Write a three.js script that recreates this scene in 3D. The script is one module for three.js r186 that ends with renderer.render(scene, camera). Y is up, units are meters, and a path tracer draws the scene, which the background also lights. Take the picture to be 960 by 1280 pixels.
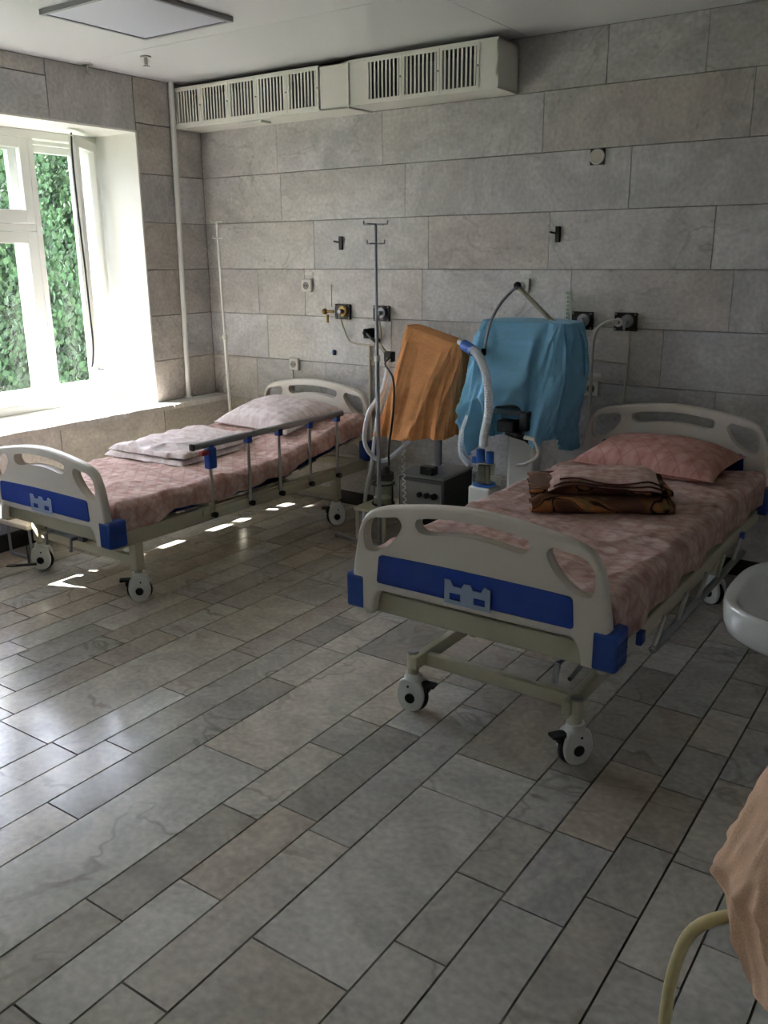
import * as THREE from 'three';
import { RoundedBoxGeometry } from 'three/addons/geometries/RoundedBoxGeometry.js';
import { mergeGeometries } from 'three/addons/utils/BufferGeometryUtils.js';
import { ImprovedNoise } from 'three/addons/math/ImprovedNoise.js';

// ------------------------------------------------------------------ camera, sky, sun, exposure
const scene = new THREE.Scene();
const camera = new THREE.PerspectiveCamera(2 * Math.atan(640 / 1094.54) * 180 / Math.PI, 960 / 1280, 0.05, 200);
camera.position.set(4.700, 1.623, 4.621);
camera.rotation.set(-0.28354, 0.60519, -0.0075, 'YXZ');
scene.add(camera);
const renderer = new THREE.WebGLRenderer({ antialias: true });
renderer.toneMapping = THREE.LinearToneMapping;
renderer.toneMappingExposure = 2.45;
renderer.shadowMap.enabled = true;
renderer.shadowMap.type = THREE.PCFSoftShadowMap;
scene.background = new THREE.Color(0.88, 0.94, 1.12);
scene.backgroundIntensity = 7;
const sun = new THREE.DirectionalLight(0xfffcf8, 42);
sun.position.set(-6.2, 6.7, 3.9);
sun.target.position.set(0.3, 0.2, 1.3);
sun.castShadow = true;
Object.assign(sun.shadow.camera, { left: -6, right: 6, top: 6, bottom: -6, near: 0.1, far: 30 });
sun.shadow.mapSize.set(2048, 2048);
scene.add(sun, sun.target);

// ------------------------------------------------------------------ helpers
let seed = 7;
const rnd = () => { seed = (seed + 0x6D2B79F5) | 0; let t = Math.imul(seed ^ (seed >>> 15), 1 | seed); t = (t + Math.imul(t ^ (t >>> 7), 61 | t)) ^ t; return ((t ^ (t >>> 14)) >>> 0) / 4294967296; };
const rr = (a, b) => a + (b - a) * rnd();
const P = new ImprovedNoise();
const n3 = (x, y, z = 0) => P.noise(x, y, z);
function fbm(x, y, z = 0, o = 5) { let s = 0, a = 0.5; for (let i = 0; i < o; i++) { s += a * P.noise(x, y, z + i * 7.3); x *= 2.03; y *= 2.03; a *= 0.5; } return s; }
const clamp = (v, a = 0, b = 1) => Math.min(b, Math.max(a, v));
const sm = (a, b, v) => { const t = clamp((v - a) / (b - a)); return t * t * (3 - 2 * t); };
const V = (x, y, z) => new THREE.Vector3(x, y, z);
const taken = {};
function numbered(n) { const k = taken[n] = (taken[n] ?? -1) + 1; return k ? n + '_' + String(k).padStart(3, '0') : n; }
function mesh(name, geo, mat, parent) {
  const m = new THREE.Mesh(Array.isArray(geo) ? mergeGeometries(geo.map((g) => { const q = g.index ? g.toNonIndexed() : g; for (const k of Object.keys(q.attributes)) if (!['position', 'normal', 'uv'].includes(k)) q.deleteAttribute(k); return q; })) : geo, mat);
  m.name = name; m.castShadow = m.receiveShadow = true;
  if (parent) parent.add(m);
  return m;
}
function grp(name, parent) { const g = new THREE.Group(); g.name = name; if (parent) parent.add(g); return g; }
function tag(o, label, category, group, kind) { o.userData.label = label; if (category) o.userData.category = category; if (group) o.userData.group = group; if (kind) o.userData.kind = kind; return o; }
function thing(name, label, category, pos = [0, 0, 0], turn = 0, group) { const g = grp(numbered(name), scene); g.position.set(...pos); g.rotation.y = turn; return tag(g, label, category, group); }
function single(name, geo, mat, label, category, pos = [0, 0, 0], turn = 0, group) { const m = mesh(numbered(name), geo, mat, scene); m.position.set(...pos); m.rotation.y = turn; return tag(m, label, category, group); }
function struct(name, label) { const g = grp(name, scene); return tag(g, label, name.split('_')[0], null, 'structure'); }
const box = (w, h, d, x = 0, y = 0, z = 0, r = 0) => (r ? new RoundedBoxGeometry(w, h, d, 2, r) : new THREE.BoxGeometry(w, h, d)).translate(x, y, z);
const cyl = (r1, r2, h, x = 0, y = 0, z = 0, n = 24) => new THREE.CylinderGeometry(r1, r2, h, n).translate(x, y, z);
function rod(a, b, r, n = 14, r2 = r) { const A = V(...a), B = V(...b), d = B.clone().sub(A), g = new THREE.CylinderGeometry(r2, r, d.length(), n); g.applyQuaternion(new THREE.Quaternion().setFromUnitVectors(V(0, 1, 0), d.clone().normalize())); const c = A.add(B).multiplyScalar(0.5); return g.translate(c.x, c.y, c.z); }
function tube(pts, r, seg = 40, rad = 10, rf = null, tension = 0.5) {
  const c = new THREE.CatmullRomCurve3(pts.map((p) => V(...p)), false, 'catmullrom', tension), g = new THREE.TubeGeometry(c, seg, r, rad, false);
  if (rf) { const p = g.attributes.position; for (let i = 0; i <= seg; i++) { const q = c.getPointAt(i / seg), k = rf(i / seg, i); for (let j = 0; j <= rad; j++) { const ix = i * (rad + 1) + j; p.setXYZ(ix, q.x + (p.getX(ix) - q.x) * k, q.y + (p.getY(ix) - q.y) * k, q.z + (p.getZ(ix) - q.z) * k); } } g.computeVertexNormals(); }
  return g;
}
function gridGeo(nu, nv, f, closedU = false) { // f(u,v) -> [x,y,z,(s,t)]
  const pos = [], uv = [], idx = [];
  for (let j = 0; j <= nv; j++) for (let i = 0; i <= nu; i++) { const q = f(i / nu, j / nv); pos.push(q[0], q[1], q[2]); uv.push(q[3] ?? i / nu, q[4] ?? j / nv); }
  for (let j = 0; j < nv; j++) for (let i = 0; i < nu; i++) { const a = j * (nu + 1) + i, b = a + 1, c = a + nu + 1, d = c + 1; idx.push(a, c, b, b, c, d); }
  const g = new THREE.BufferGeometry(); g.setAttribute('position', new THREE.Float32BufferAttribute(pos, 3)); g.setAttribute('uv', new THREE.Float32BufferAttribute(uv, 2)); g.setIndex(idx); g.computeVertexNormals(); return g;
}
function extr(shape, depth, bevel = 0.004, seg = 2, curve = 16) { return new THREE.ExtrudeGeometry(shape, { depth: depth - 2 * bevel, bevelEnabled: bevel > 0, bevelSize: bevel, bevelThickness: bevel, bevelSegments: seg, curveSegments: curve, bevelOffset: -bevel }).translate(0, 0, -depth / 2 + bevel); }
const blob = (pts, path = new THREE.Path()) => { const c = new THREE.CatmullRomCurve3(pts.map((p) => V(p[0], p[1], 0)), true, 'centripetal').getPoints(pts.length * 6); path.moveTo(c[0].x, c[0].y); for (let i = 1; i < c.length - 1; i++) path.lineTo(c[i].x, c[i].y); path.closePath(); return path; };

// ------------------------------------------------------------------ textures and materials
function dataTex(w, h, f, srgb = true) {
  const d = new Uint8Array(w * h * 4);
  for (let j = 0; j < h; j++) for (let i = 0; i < w; i++) { const c = f(i / w, j / h), k = (j * w + i) * 4; d[k] = clamp(c[0]) * 255; d[k + 1] = clamp(c[1]) * 255; d[k + 2] = clamp(c[2]) * 255; d[k + 3] = 255; }
  const t = new THREE.DataTexture(d, w, h, THREE.RGBAFormat); t.magFilter = THREE.LinearFilter; t.minFilter = THREE.LinearMipmapLinearFilter; t.generateMipmaps = true; t.wrapS = t.wrapT = THREE.RepeatWrapping; if (srgb) t.colorSpace = THREE.SRGBColorSpace; t.needsUpdate = true; return t;
}
const mix3 = (a, b, t) => [a[0] + (b[0] - a[0]) * t, a[1] + (b[1] - a[1]) * t, a[2] + (b[2] - a[2]) * t];
function marble(off, base, cloud, vein, warm, veinAmt, speck) { // 2 m square of stone
  return dataTex(768, 768, (u, v) => {
    const x = u * 2, y = v * 2, wx = fbm(x * 1.7, y * 1.7, off, 4), wy = fbm(x * 1.7 + 5, y * 1.7 + 3, off + 9, 4);
    const big = fbm(x * 1.1 + wx, y * 2.2 + wy, off + 20, 5), mid = fbm(x * 6 + wx * 2, y * 9 + wy * 2, off + 31, 4), fine = fbm(x * 42, y * 48, off + 40, 3);
    let c = mix3(base, cloud, clamp(0.5 + big * 1.5 + mid * 1.5));
    const w2 = clamp(0.5 + 2.2 * fbm(x * 0.9 + 4, y * 1.3, off + 55, 3)); c = mix3(c, warm, w2 * 0.3);
    const r = Math.abs(fbm(x * 1.3 + wx * 1.4 + y * 0.7, y * 2.6 + wy * 1.2, off + 60, 4)), r2 = Math.abs(fbm(x * 4 + wy * 2, y * 6 - wx * 2 + x, off + 77, 4));
    const ve = (1 - sm(0, 0.035, r)) * sm(-0.1, 0.3, fbm(x * 2, y * 2, off + 81, 2)) + 0.35 * (1 - sm(0, 0.03, r2)) * sm(0, 0.3, fbm(x * 1.6, y * 1.6, off + 90, 2));
    c = mix3(c, vein, clamp(ve * veinAmt));
    const sp = sm(0.2, 0.42, fbm(x * 26, y * 34, off + 99, 3)) * sm(0.0, 0.25, fbm(x * 2.4, y * 2.4, off + 120, 2)); c = mix3(c, vein, sp * speck);
    const k = 1 + fine * 0.16; return [c[0] * k, c[1] * k, c[2] * k];
  });
}
const S = (h) => { const n = parseInt(h, 16); return [(n >> 16) / 255, ((n >> 8) & 255) / 255, (n & 255) / 255]; };
const wallMaps = [marble(1, S('cfcecd'), S('b4b3b4'), S('8c8884'), S('cbc4bc'), 0.3, 0.35), marble(211, S('cbc9c7'), S('afadac'), S('86817b'), S('c8bcaf'), 0.4, 0.5), marble(431, S('d4d3d2'), S('bcbbbb'), S('94918c'), S('cfc9c1'), 0.3, 0.3)];
const floorMaps = [marble(11, S('c4c1b8'), S('aba9a1'), S('7c776e'), S('bfb5a5'), 0.5, 0.2), marble(321, S('beb8ac'), S('a6a098'), S('7a7065'), S('bcad9b'), 0.6, 0.4), marble(541, S('b6b3ac'), S('9e9d98'), S('726f68'), S('aea597'), 0.5, 0.2)];
const std = (o) => new THREE.MeshStandardMaterial(o);
const phy = (o) => new THREE.MeshPhysicalMaterial(o);
const floorMats = [], wallMats = [];
for (const m of floorMaps) for (const t of ['#ffffff', '#f2f0ec', '#fbf6f0', '#e2e0dc']) floorMats.push(std({ map: m, color: t, roughness: 0.2 }));
for (const m of wallMaps) for (const t of ['#ffffff', '#f8f6f3', '#f3f1ee', '#fcf8f2']) wallMats.push(std({ map: m, color: t, roughness: 0.5 }));
const M = {
  grout: std({ color: '#57534b', roughness: 0.95 }), groutWall: std({ color: '#8b867e', roughness: 0.95 }),
  plaster: std({ color: '#e8e6df', roughness: 0.8 }), paint: std({ color: '#e4e3dd', roughness: 0.42 }), oldPaint: std({ color: '#d9d6cb', roughness: 0.5 }),
  pvc: std({ color: '#e4e4e5', roughness: 0.14 }), black: std({ color: '#161412', roughness: 0.5 }), brick: std({ color: '#8b8378', roughness: 0.95 }),
  boardPlastic: std({ color: '#dad2c6', roughness: 0.38 }), blue: std({ color: '#123f9c', roughness: 0.42 }), blueDark: std({ color: '#1a438f', roughness: 0.35 }),
  frame: std({ color: '#bdb8a0', roughness: 0.42 }), white: std({ color: '#d8d8d4', roughness: 0.35 }), tyre: std({ color: '#1b1c1f', roughness: 0.7 }), steel: std({ color: '#b9b6b0', metalness: 0.95, roughness: 0.28 }),
  greySteel: std({ color: '#9a9ca2', metalness: 0.6, roughness: 0.4 }), railGrey: std({ color: '#8f918f', roughness: 0.4, metalness: 0.3 }), red: std({ color: '#a31d22', roughness: 0.4 }),
  duct: std({ color: '#e2dfd4', roughness: 0.45 }), grilleShade: std({ color: '#6b6d70', metalness: 0.6, roughness: 0.55 }), pale: std({ color: '#d9d6cc', roughness: 0.5 }),
  brass: std({ color: '#a08550', metalness: 0.8, roughness: 0.4 }), darkBrown: std({ color: '#231c17', roughness: 0.45 }), greyBox: std({ color: '#80807a', roughness: 0.5 }), greyDark: std({ color: '#3d3f3c', roughness: 0.6 }),
  beigeTube: std({ color: '#8f8a74', roughness: 0.45 }), hose: std({ color: '#e4e8ea', roughness: 0.4 }), hoseYellow: std({ color: '#cfc08c', roughness: 0.35 }), rubber: std({ color: '#c4c1b6', roughness: 0.5 }), cable: std({ color: '#1c1b1a', roughness: 0.6 }), brightBlue: std({ color: '#2b62b8', roughness: 0.4 }),
  ceramic: phy({ color: '#d5d6d6', roughness: 0.12, clearcoat: 0.6, clearcoatRoughness: 0.05 }), diffuser: std({ color: '#c4c6d2', roughness: 0.4 }), lampFrame: std({ color: '#8f9094', roughness: 0.45, metalness: 0.3 }),
  glass: phy({ color: '#ffffff', transmission: 1, thickness: 0, roughness: 0.02, ior: 1.12 }), acrylic: phy({ color: '#cfe0f4', transmission: 0.55, thickness: 0, roughness: 0.35 }), jar: phy({ color: '#e6ecdf', transmission: 0.85, thickness: 0, roughness: 0.12 }),
  bark: std({ color: '#2c251c', roughness: 0.95 }), grass: std({ color: '#3f5a2c', roughness: 1 }), dirtyCream: std({ color: '#c6bfab', roughness: 0.6 }),
};
const weaveBump = dataTex(256, 256, (u, v) => { const a = 0.5 + 0.25 * Math.sin(u * 2 * Math.PI * 64) + 0.25 * Math.sin(v * 2 * Math.PI * 64); return [a, a, a]; }, false);
function sheetTex(off, base, dark, light, line, lineAmt, blotch) { // 0.72 m square, printed diamonds with brush strokes
  return dataTex(768, 768, (u, v) => {
    const x = u * 0.72, y = v * 0.72, a = (x + y), b = (x - y + 2), p = 0.09, W = (t, wd) => { const q = Math.abs(((t / p) % 1 + 1) % 1 - 0.5); return 1 - sm(wd, wd + 0.025, Math.abs(q - 0.47)); };
    const j = fbm(x * 60, y * 60, off, 2) * 0.004;
    let c = base; const s1 = n3(x * 30 + off, y * 9, 3) * 0.7 + n3(x * 10, y * 36, off) * 0.7; c = mix3(c, dark, clamp(s1 * 1.3) * blotch); c = mix3(c, light, clamp(-s1 * 1.2) * blotch);
    const cell = (Math.floor(a / p) + Math.floor(b / p) * 3) % 4; if (cell === 0 || cell === 3) c = mix3(c, dark, 0.22 * blotch);
    const l = Math.max(W(a + j, 0.012), W(b + j, 0.012)); c = mix3(c, line, l * lineAmt);
    const k = 1 + 0.1 * n3(x * 300, y * 300, off); return [c[0] * k, c[1] * k, c[2] * k];
  });
}
const fabricTex = sheetTex(3, S('c4a59b'), S('9d7669'), S('d8c3bb'), S('8f6a5e'), 0.3, 1.0);
const fabricPale = sheetTex(8, S('ddd1ce'), S('bfa9a3'), S('ece4e3'), S('a88d86'), 0.15, 0.9);
const pillowTex = sheetTex(13, S('c69488'), S('aa7266'), S('d5afa4'), S('8f5e50'), 0.32, 0.8);
const blanketTex = dataTex(512, 512, (u, v) => { const x = u * 4, y = v * 4, w = fbm(x * 0.9, y * 0.9, 4, 2) * 1.2; const r = fbm(x * 1.1 + w, y * 1.4 - w, 17, 3); let c = mix3(S('583b28'), S('8a6142'), sm(-0.12, 0.06, r)); c = mix3(c, S('b0764b'), sm(0.1, 0.17, r)); c = mix3(c, S('20100a'), 1 - sm(0.015, 0.04, Math.abs(r - 0.08))); c = mix3(c, S('7d6a48'), sm(0.12, 0.3, fbm(x * 1.7, y * 1.7, 44, 3))); const k = 1 + 0.35 * n3(x * 60, y * 60, 2); return [c[0] * k, c[1] * k, c[2] * k]; });
M.sheet = std({ map: fabricTex, roughness: 0.92, bumpMap: weaveBump, bumpScale: 0.0003 });
M.sheetPale = std({ map: fabricPale, roughness: 0.92 });
M.pillow = std({ map: pillowTex, roughness: 0.92 });
M.blanket = std({ map: blanketTex, roughness: 1 });
M.edging = std({ color: '#5a3129', roughness: 0.9 });
const orangeTex = dataTex(512, 512, (u, v) => { const k = 1 + 0.1 * fbm(u * 9, v * 9, 2, 4) + 0.1 * n3(u * 120, v * 120, 5); const c = S('db9a62'); return [c[0] * k, c[1] * k, c[2] * k]; });
M.orange = std({ map: orangeTex, roughness: 0.9, bumpMap: weaveBump, bumpScale: 0.0004 });
const peachTex = dataTex(512, 512, (u, v) => { const k = 1 + 0.07 * fbm(u * 7, v * 7, 8, 4) + 0.12 * n3(u * 140, v * 140, 6); const c = S('ebc2a2'); return [c[0] * k, c[1] * k, c[2] * k]; });
M.peach = std({ map: peachTex, roughness: 0.95 });
const blueTex = dataTex(512, 512, (u, v) => { const k = 1 + 0.06 * fbm(u * 9, v * 9, 21, 4) + 0.08 * n3(u * 160, v * 160, 15); const c = S('84c2e2'); return [c[0] * k, c[1] * k, c[2] * k]; });
M.blueCloth = phy({ map: blueTex, roughness: 0.85, transmission: 0.25, thickness: 0 });

// ------------------------------------------------------------------ room shell
const H = 2.72, XR = 4.9, ZF = 6.4, LX = 0.155;
// a stone slab lying in a plane: local w (u axis), h (v axis), thickness d; uv in metres / 2 with an offset of its own
function slabGeo(w, h, d, bev = 0.0015) {
  const g = new THREE.BoxGeometry(w, h, d), p = g.attributes.position, uv = g.attributes.uv, n = g.attributes.normal, ou = rnd() * (1 - Math.min(0.95, Math.max(w, h) / 2)), ov = rnd() * (1 - Math.min(0.95, Math.max(w, h) / 2)), sw = rnd() < 0.25, fl = rnd() < 0.5 ? -1 : 1;
  for (let i = 0; i < p.count; i++) { if (p.getZ(i) > 0) { p.setX(i, p.getX(i) - Math.sign(p.getX(i)) * bev); p.setY(i, p.getY(i) - Math.sign(p.getY(i)) * bev); } let a = (p.getX(i) * fl + w / 2) / 2, b = (p.getY(i) + h / 2) / 2; if (sw) [a, b] = [b, a]; uv.setXY(i, ou + a, ov + b); }
  return g;
}
const pick = (a) => a[Math.floor(rnd() * a.length)];

// floor
const floor = struct('floor', 'polished marble floor of long grey and beige slabs');
mesh('floor_base', box(XR + 0.6, 0.2, ZF + 0.6, XR / 2, -0.112, ZF / 2), M.grout, floor);
const xs = [LX, 0.39, 0.545, 0.695, 0.845, 0.995, 1.145, 1.295, 1.445, 1.595, 1.75, 1.905, 2.19, 2.335, 2.485, 2.64, 2.94, 3.09, 3.245, 3.40, 3.70, 3.85, 4.03, 4.175, 4.33, 4.48, 4.63, XR];
const cross = { 2: [2.06], 11: [1.56, 2.055, 3.065], 12: [2.145, 2.55], 13: [1.92, 2.935], 14: [2.255, 3.275], 15: [1.86, 2.765], 16: [2.32, 2.545, 2.975, 3.48], 17: [2.3, 2.88, 3.285, 3.79], 18: [2.015, 2.925, 3.61], 19: [1.72, 2.32, 2.55, 3.335], 20: [1.03, 1.33, 1.625, 1.925, 2.23, 2.54, 2.84, 3.145], 21: [1.62, 2.07, 2.52, 2.87], 22: [1.235, 1.525, 1.835, 2.13, 2.435, 2.735], 23: [1.25, 1.6, 1.98, 2.465, 2.9] };
const tone = { '16:2.975': 7, '17:2.3': 11, '15:2.765': 0, '15:1.86': 2, '19:2.55': 0, '16:2.545': 2, '17:2.88': 6, '18:2.925': 4, '19:2.32': 0, '21:2.52': 8, '21:2.87': 8, '20:2.54': 1, '20:2.84': 1, '12:2.145': 10, '18:2.015': 8 };
const farFloor = [];
for (let i = 0; i < xs.length - 1; i++) {
  const known = cross[i] ?? [], cuts = [0];
  const wide = xs[i + 1] - xs[i] > 0.2; let z = 0;
  const first = known[0] ?? 99, last = known.at(-1) ?? -1;
  while (z < ZF) { z += wide ? rr(0.45, 0.85) : rr(0.3, 0.62); if (z < first - 0.22 || z > last + (i === 15 ? 1.3 : 0.35)) if (z < ZF - 0.1) cuts.push(z); if (z >= first - 0.22 && z < last) { cuts.push(...known); z = last; } }
  cuts.push(ZF); cuts.sort((a, b) => a - b);
  for (let k = 0; k < cuts.length - 1; k++) {
    const w = xs[i + 1] - xs[i] - 0.003, d = cuts[k + 1] - cuts[k] - 0.0025, g = slabGeo(w, d, 0.012).rotateX(-Math.PI / 2);
    const cx = (xs[i] + xs[i + 1]) / 2, cz = (cuts[k] + cuts[k + 1]) / 2, cy = -0.006 + rr(-0.0006, 0.0006);
    const t = tone[i + ':' + cuts[k]];
    const mat = t !== undefined ? floorMats[t] : floorMats[Math.floor(rnd() * floorMats.length)];
    if (cuts[k] > 3.85 || (cx > 4.4)) { farFloor.push(g.translate(cx, cy, cz)); continue; }
    const m = mesh(numbered('floor_tile'), g, mat, floor); m.position.set(cx, cy, cz);
  }
}
mesh('floor_tile_field', farFloor, floorMats[0], floor).userData.kind = 'stuff';

// back wall: courses 0.3 m high
const wallBack = struct('wall_back', 'back wall clad in courses of grey marble tiles');
mesh('wall_core', box(XR + 1.2, H + 0.4, 0.25, XR / 2, H / 2, -0.137), M.groutWall, wallBack);
const rowsY = [0, 0.05, 0.35, 0.65, 0.95, 1.25, 1.55, 1.85, 2.15, 2.45, H];
const vj = { 8: [], 9: [2.883, 3.372], 3: [0.422, 1.039], 4: [0.537, 0.85], 5: [0.88], 6: [0.97], 7: [3.04] };
for (let r = 0; r < rowsY.length - 1; r++) {
  const y0 = rowsY[r], y1 = rowsY[r + 1]; let x = -0.0 - rr(0, 0.4); const cuts = [0]; const kn = vj[r] ?? [];
  while (x < XR) { x += rr(0.72, 1.08); if (x > 0.12 && x < XR - 0.1) { const near = kn.find((q) => Math.abs(q - x) < 0.4); cuts.push(near ?? x); if (near) x = near; } }
  cuts.push(XR);
  for (let k = 0; k < cuts.length - 1; k++) { if (cuts[k + 1] - cuts[k] < 0.05) continue; const m = mesh(numbered('wall_tile'), slabGeo(cuts[k + 1] - cuts[k] - 0.001, y1 - y0 - 0.003, 0.012, 0.0008), pick(wallMats), wallBack); m.position.set((cuts[k] + cuts[k + 1]) / 2, (y0 + y1) / 2, -0.006 + rr(-0.0008, 0.0008)); }
}

// left wall with the window opening: y 0.67..2.40, z 0.56..2.76, 0.65 m thick
const WZ0 = 0.56, WZ1 = 2.76, WY0 = 0.67, WY1 = 2.40, WT = 0.65, DZ = 2.94; // a second window of the same kind follows DZ further along
const wallLeft = struct('wall_left', 'outer wall clad in grey marble tiles around the deep window opening');
mesh('wall_core', [box(WT, H + 0.4, WZ0 + 0.35 - 0.0, -WT / 2 - 0.012, H / 2, (WZ0 - 0.35) / 2), box(WT, H + 0.4, DZ + WZ0 - WZ1, -WT / 2 - 0.012, H / 2, (WZ1 + WZ0 + DZ) / 2), box(WT, H + 0.4, ZF + 0.3 - WZ1 - DZ, -WT / 2 - 0.012, H / 2, (WZ1 + DZ + ZF + 0.3) / 2), ...[0, DZ].flatMap((d) => [box(WT, H + 0.2 - WY1, WZ1 - WZ0, -WT / 2 - 0.012, (H + 0.2 + WY1) / 2, d + (WZ0 + WZ1) / 2), box(WT, WY0 + 0.2 - 0.03, WZ1 - WZ0, -WT / 2 - 0.012, (WY0 - 0.03 - 0.2) / 2, d + (WZ0 + WZ1) / 2)])], M.brick, wallLeft);
for (const d of [0, DZ]) mesh('reveal_lining', [box(WT, WY1 - WY0, 0.012, -WT / 2, (WY0 + WY1) / 2, d + WZ0 + 0.002), box(WT, WY1 - WY0, 0.012, -WT / 2, (WY0 + WY1) / 2, d + WZ1 - 0.002), box(WT, 0.012, WZ1 - WZ0, -WT / 2, WY1 - 0.002, d + (WZ0 + WZ1) / 2)], M.plaster, wallLeft);
function leftTile(z0, z1, y0, y1) { const m = mesh(numbered('wall_tile'), slabGeo(z1 - z0 - 0.003, y1 - y0 - 0.003, 0.012), pick(wallMats), wallLeft); m.rotation.y = Math.PI / 2; m.position.set(-0.006 + rr(-0.0008, 0.0008), (y0 + y1) / 2, (z0 + z1) / 2); }
for (let r = 3; r < rowsY.length - 1; r++) { const y0 = Math.max(rowsY[r], WY0), y1 = rowsY[r + 1]; if (r < 9) { leftTile(0, 0.27 + (r % 2) * 0.01, y0, y1); leftTile(0.27 + (r % 2) * 0.01, WZ0, y0, Math.min(y1, H)); } else { leftTile(0, 0.27, y0, y1); } }
leftTile(0.27, 0.56, 2.45, H); leftTile(0.56, 1.19, 2.40, H); leftTile(1.19, 1.85, 2.40, 2.63); leftTile(1.19, 1.85, 2.63, H); leftTile(1.85, 2.76, 2.40, 2.63); leftTile(1.85, 2.76, 2.63, H);
for (const [za, zb, n] of [[WZ1, WZ0 + DZ, 1], [WZ1 + DZ, ZF, 1]]) for (let r = 3; r < rowsY.length - 1; r++) leftTile(za, zb, Math.max(rowsY[r], WY0), rowsY[r + 1]);
for (let k = 0; k < 3; k++) leftTile(WZ0 + DZ + k * 0.733, WZ0 + DZ + (k + 1) * 0.733, WY1, H);
// boxed-in ledge under the window
mesh('ledge_core', box(LX - 0.012 + 0.01, 0.628, ZF, (LX - 0.012) / 2 - 0.005, 0.314, ZF / 2), M.groutWall, wallLeft);
for (const [y0, y1, o] of [[0.1, 0.37, 0.3], [0.37, 0.64, 0.0]]) { const zc = o ? [0, 0.9, 1.7, 2.5, 3.3, 4.1, 5, 5.8, ZF] : [0, 0.644, 1.459, 2.27, 3.1, 3.9, 4.8, 5.6, ZF]; for (let k = 0; k < zc.length - 1; k++) { const m = mesh(numbered('ledge_tile'), slabGeo(zc[k + 1] - zc[k] - 0.003, y1 - y0 - 0.003, 0.012), pick(wallMats), wallLeft); m.rotation.y = Math.PI / 2; m.position.set(LX - 0.006, (y0 + y1) / 2, (zc[k] + zc[k + 1]) / 2); } }
const lz = [0, 0.56, 1.3, 2.02, 2.76, 3.5, 4.3, 5, 5.7, ZF];
for (let k = 0; k < lz.length - 1; k++) { const m = mesh(numbered('ledge_slab'), slabGeo(LX + 0.012, lz[k + 1] - lz[k] - 0.003, 0.03).rotateX(-Math.PI / 2), wallMats[8 + (k % 4)], wallLeft); m.position.set((LX + 0.012) / 2, WY0 - 0.015, (lz[k] + lz[k + 1]) / 2); }
for (const d of [0, DZ]) mesh('window_sill', box(WT, 0.03, WZ1 - WZ0, -WT / 2, WY0 - 0.016, d + (WZ0 + WZ1) / 2), M.paint, wallLeft);
// remaining walls and ceiling
const wallRight = struct('wall_right', 'marble tiled side wall behind the washbasin'); mesh('wall_core', box(0.25, H + 0.4, ZF + 0.6, XR + 0.137, H / 2, ZF / 2), M.groutWall, wallRight);
for (let r = 0; r < rowsY.length - 1; r++) for (let k = 0; k < 8; k++) { const m = mesh(numbered('wall_tile'), slabGeo(0.797, rowsY[r + 1] - rowsY[r] - 0.003, 0.012), pick(wallMats), wallRight); m.rotation.y = -Math.PI / 2; m.position.set(XR + 0.006, (rowsY[r] + rowsY[r + 1]) / 2, 0.4 + k * 0.8); }
const wallFront = struct('wall_front', 'painted wall opposite the beds'); mesh('wall_core', box(XR + 1.2, H + 0.4, 0.25, XR / 2, H / 2, ZF + 0.125), M.oldPaint, wallFront);
const ceiling = struct('ceiling', 'glossy white plastic panel ceiling'); mesh('ceiling_core', box(XR + 1.4, 0.25, ZF + 0.8, XR / 2 - 0.2, H + 0.137, ZF / 2), M.oldPaint, ceiling);
{ const zc = [0, 1.0]; for (let z = 2; z < ZF; z += 1) zc.push(z); zc.push(ZF); for (let k = 0; k < zc.length - 1; k++) for (const [a, b] of [[0, 2.45], [2.45, XR]]) { const m = mesh(numbered('ceiling_panel'), box(b - a - 0.003, 0.012, zc[k + 1] - zc[k] - 0.003), M.pvc, ceiling); m.position.set((a + b) / 2, H + 0.006, (zc[k] + zc[k + 1]) / 2); } }
const bb = struct('baseboard_back', 'low black skirting along the back wall'); mesh('skirting_board', box(XR - 1.12, 0.09, 0.014, (XR + 1.12) / 2, 0.045, 0.007, 0.003), M.black, bb);
const bl = struct('baseboard_left', 'low black skirting under the window ledge'); mesh('skirting_board', box(0.014, 0.1, ZF, LX + 0.001, 0.05, ZF / 2, 0.003), M.black, bl);

// ------------------------------------------------------------------ window
const FX = -0.43; // inner frame plane
const barY = (name, z0, z1, y, h, x, d, par, mat = M.paint) => mesh(name, box(d, h, z1 - z0, x, y, (z0 + z1) / 2, 0.004), mat, par);
const barZ = (name, y0, y1, z, w, x, d, par, mat = M.paint) => mesh(name, box(d, y1 - y0, w, x, (y0 + y1) / 2, z, 0.004), mat, par);
const yb = WY0, yt = 2.385;
function sash(name, z0, z1, y0, y1, x, par, wst = 0.06) { // a sash with two stiles, two rails and a pane
  const s = grp(name, par), d = 0.042;
  barZ('stile', y0, y1, z0 + wst / 2, wst, x, d, s); barZ('stile', y0, y1, z1 - wst / 2, wst, x, d, s); barY('rail', z0 + wst, z1 - wst, y1 - wst / 2, wst, x, d - 0.002, s); barY('rail', z0 + wst, z1 - wst, y0 + wst / 2 + 0.01, wst + 0.02, x, d - 0.002, s);
  mesh('pane', box(0.003, y1 - y0 - 2 * wst, z1 - z0 - 2 * wst, x, (y0 + y1) / 2, (z0 + z1) / 2), M.glass, s); return s;
}
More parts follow.
